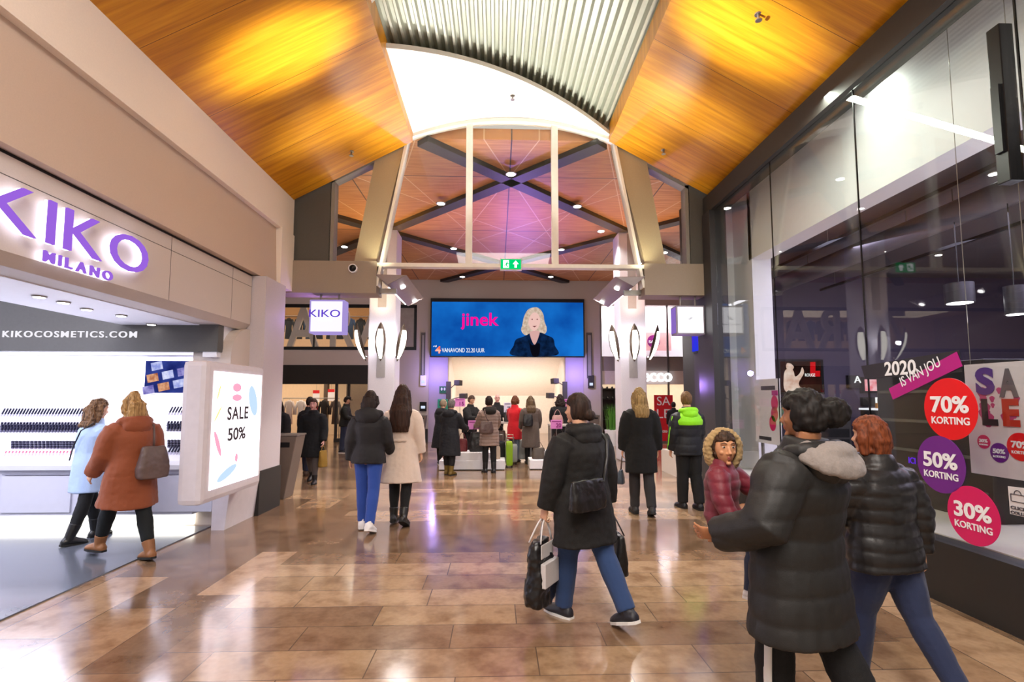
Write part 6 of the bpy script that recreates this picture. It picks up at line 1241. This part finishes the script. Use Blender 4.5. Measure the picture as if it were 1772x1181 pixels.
pk = box((-0.03, -0.03, 0), (0.03, 0.03, 0.11)).build('perfume_box', mat('gold_box', '#c88a3a', 0.35, metal=0.4), None, bevel=0.004); pk_used = False
for x0, y_, z_, n_, lab, g_ in ((6.85, 11.15, 1.391, 9, 'small gold perfume box on the counter below the woman poster', 'boxes on the counter below the woman poster'), (8.2, 11.0, 1.441, 12, 'small gold perfume box on the white topped counter', 'boxes on the white topped counter')):
    for k_ in range(n_):
        c = (x0 + 0.085 * k_, y_ + 0.06 * (k_ % 2), z_)
        if not pk_used: pk.location = c; tag(pk, lab, 'box', g_); pk_used = True
        else: copy_tree(pk, c, lab, g_)
t = thing('display_tower', 'tall black display tower behind the discount stickers', 'display', (4.9, 4.9, 0.5)); box((4.55, 4.7, 0.5), (5.0, 6.1, 2.02)).build('body', mat('tower_black', '#151416', 0.4), t, bevel=0.01)
for k_ in range(4): box((4.53, 4.75, 0.75 + 0.32 * k_), (4.55, 6.05, 0.78 + 0.32 * k_)).build('shelf_edge', M_DGREY, t)
t = thing('display_tower', 'grey display column behind the click and collect notice', 'display', (5.2, 3.2, 0.5)); box((5.0, 3.3, 0.5), (5.5, 3.9, 1.0)).build('body', M_BLACK, t, bevel=0.01); box((4.98, 3.28, 1.0), (5.52, 3.92, 1.03)).build('top', M_SHOPW, t)
# ceiling of the perfume shop: duct, track, pendants, spots
t = thing('ventilation_duct', 'round grey ventilation duct under the perfume shop ceiling', 'duct', (6.2, 6.0, 4.2)); MB().tube([(6.2, -2, 4.15), (6.2, 4, 4.15), (6.2, 11.9, 4.15)], [0.17] * 3, 20).build('pipe', mat('duct_grey', '#6a666a', 0.4, metal=0.5), t, smooth='auto')
for y_ in (2.5, 5.0, 7.5, 10.0): MB().tube([(6.2, y_, 4.3), (6.2, y_, 4.56)], [0.01] * 2, 6).build('hanger', M_STEEL, t); 
for x_, lab in ((5.3, 'slim black light track nearer the glass in the perfume shop'), (7.4, 'slim black light track deeper in the perfume shop')):
    t = thing('light_track', lab, 'light track', (x_, 5, 4.1)); box((x_ - 0.03, -1, 4.10), (x_ + 0.03, 11.5, 4.15)).build('rail', M_BLACK, t)
    for y_ in (2, 5, 8, 11): MB().tube([(x_, y_, 4.15), (x_, y_, 4.56)], [0.006] * 2, 6).build('rod', M_STEEL, t)
for px, py, Y_, r_, h_, lab in ((1660, 512, 6.6, 0.16, 0.26, 'black cylinder pendant lamp over the perfume shop floor'), (1757, 530, 5.9, 0.10, 0.34, 'narrow black pendant lamp at the right edge of the perfume shop')):
    c = gy(px, py, Y_); t = thing('pendant_lamp', lab, 'pendant lamp', c); MB().cyl(c - Z3 * 0.1, r_, h_, 24).build('shade', mat('lamp_dark_metal', '#3a383c', 0.35, metal=0.6), t, smooth='auto'); MB().cyl(c - Z3 * 0.104, r_ * 0.86, 0.02, 24).build('diffuser', glow('pendant_glow', (1, 0.97, 1), 6), t); MB().tube([c + Z3 * (h_ - 0.12), V((c.x, c.y, 4.56))], [0.006] * 2, 6).build('cord', M_BLACK, t); spot('pendant_light', c - Z3 * 0.12, c - Z3 * 2, 45, (1, 0.95, 0.98), 100, 0.6, 0.1)
for px, py in ((1397, 367), (1608, 370), (1464, 440), (1624, 441), (1500, 486), (1693, 352), (1720, 300), (1500, 420)): disc_light('ceiling_light', 'small round downlight in the dark perfume shop ceiling', 'ceiling light', gf(px, py, 4.548), 0.055, 9, (1, 0.96, 0.96), 'perfume shop downlights')

# ------------------------------------------------------------------ accent lights of the mall, some added without fixtures
for y_, e_ in ((5.7, 4200), (7.3, 1500), (3.4, 1800)):
    spot('wood_patch_spot', (3.50, y_, 4.55), (-2.45, y_, 5.62), e_, (1.0, 0.98, 0.98), 13, 1.0, 0.12)  # added spots without fixtures, thrown across to brighten patches of the wood
    spot('wood_patch_spot', (-3.40, y_, 4.45), (2.75, y_ - 0.3, 5.75), e_, (1.0, 0.98, 0.98), 13, 1.0, 0.12)
for x_ in (-1.2, 0.24, 1.7): spot('soffit_uplight', (x_, 8.55, 4.0), (x_ * 0.6 + 0.1, 7.7, 6.6), 170, (1.0, 0.97, 0.90), 95, 0.8, 0.1)
for x_, tx in ((-1.9, -2.3), (2.4, 2.8)): spot('leg_uplight', (x_, 8.45, 3.62), (tx + (0.25 if x_ < 0 else -0.25), 8.75, 5.2), 26, (1.0, 0.94, 0.62), 80, 0.8, 0.05)
spot('violet_ceiling_wash', (0.9, 19.2, 3.0), (0.9, 15.2, 6.2), 520, (0.36, 0.20, 1.0), 90, 1.0, 0.3)
spot('rose_ceiling_wash', (0.3, 12.6, 3.8), (0.6, 12.8, 6.2), 90, (1.0, 0.40, 0.85), 120, 1.0, 0.3)
spot('rose_ceiling_wash', (5.2, 11.5, 3.6), (5.4, 12.0, 6.2), 90, (1.0, 0.50, 0.80), 120, 1.0, 0.3)
point('violet_wall_light', (-2.3, 19.4, 2.6), 30, (0.45, 0.35, 1.0), 0.1); point('violet_wall_light', (3.0, 19.4, 2.6), 30, (0.45, 0.35, 1.0), 0.1); point('violet_wall_light', (3.45, 9.7, 1.9), 14, (0.45, 0.25, 1.0), 0.1); point('violet_wall_light', (-3.15, 9.0, 3.0), 10, (0.45, 0.25, 1.0), 0.1)

spot('warm_ceiling_fill', (-3.0, 13.4, 3.7), (-3.4, 12.2, 6.2), 150, (1.0, 0.72, 0.42), 140, 1.0, 0.3); spot('warm_ceiling_fill', (3.6, 13.4, 3.7), (3.8, 12.4, 6.2), 110, (1.0, 0.66, 0.50), 140, 1.0, 0.3)  # added upward spots that warm and brighten the hall ceiling, no fixtures
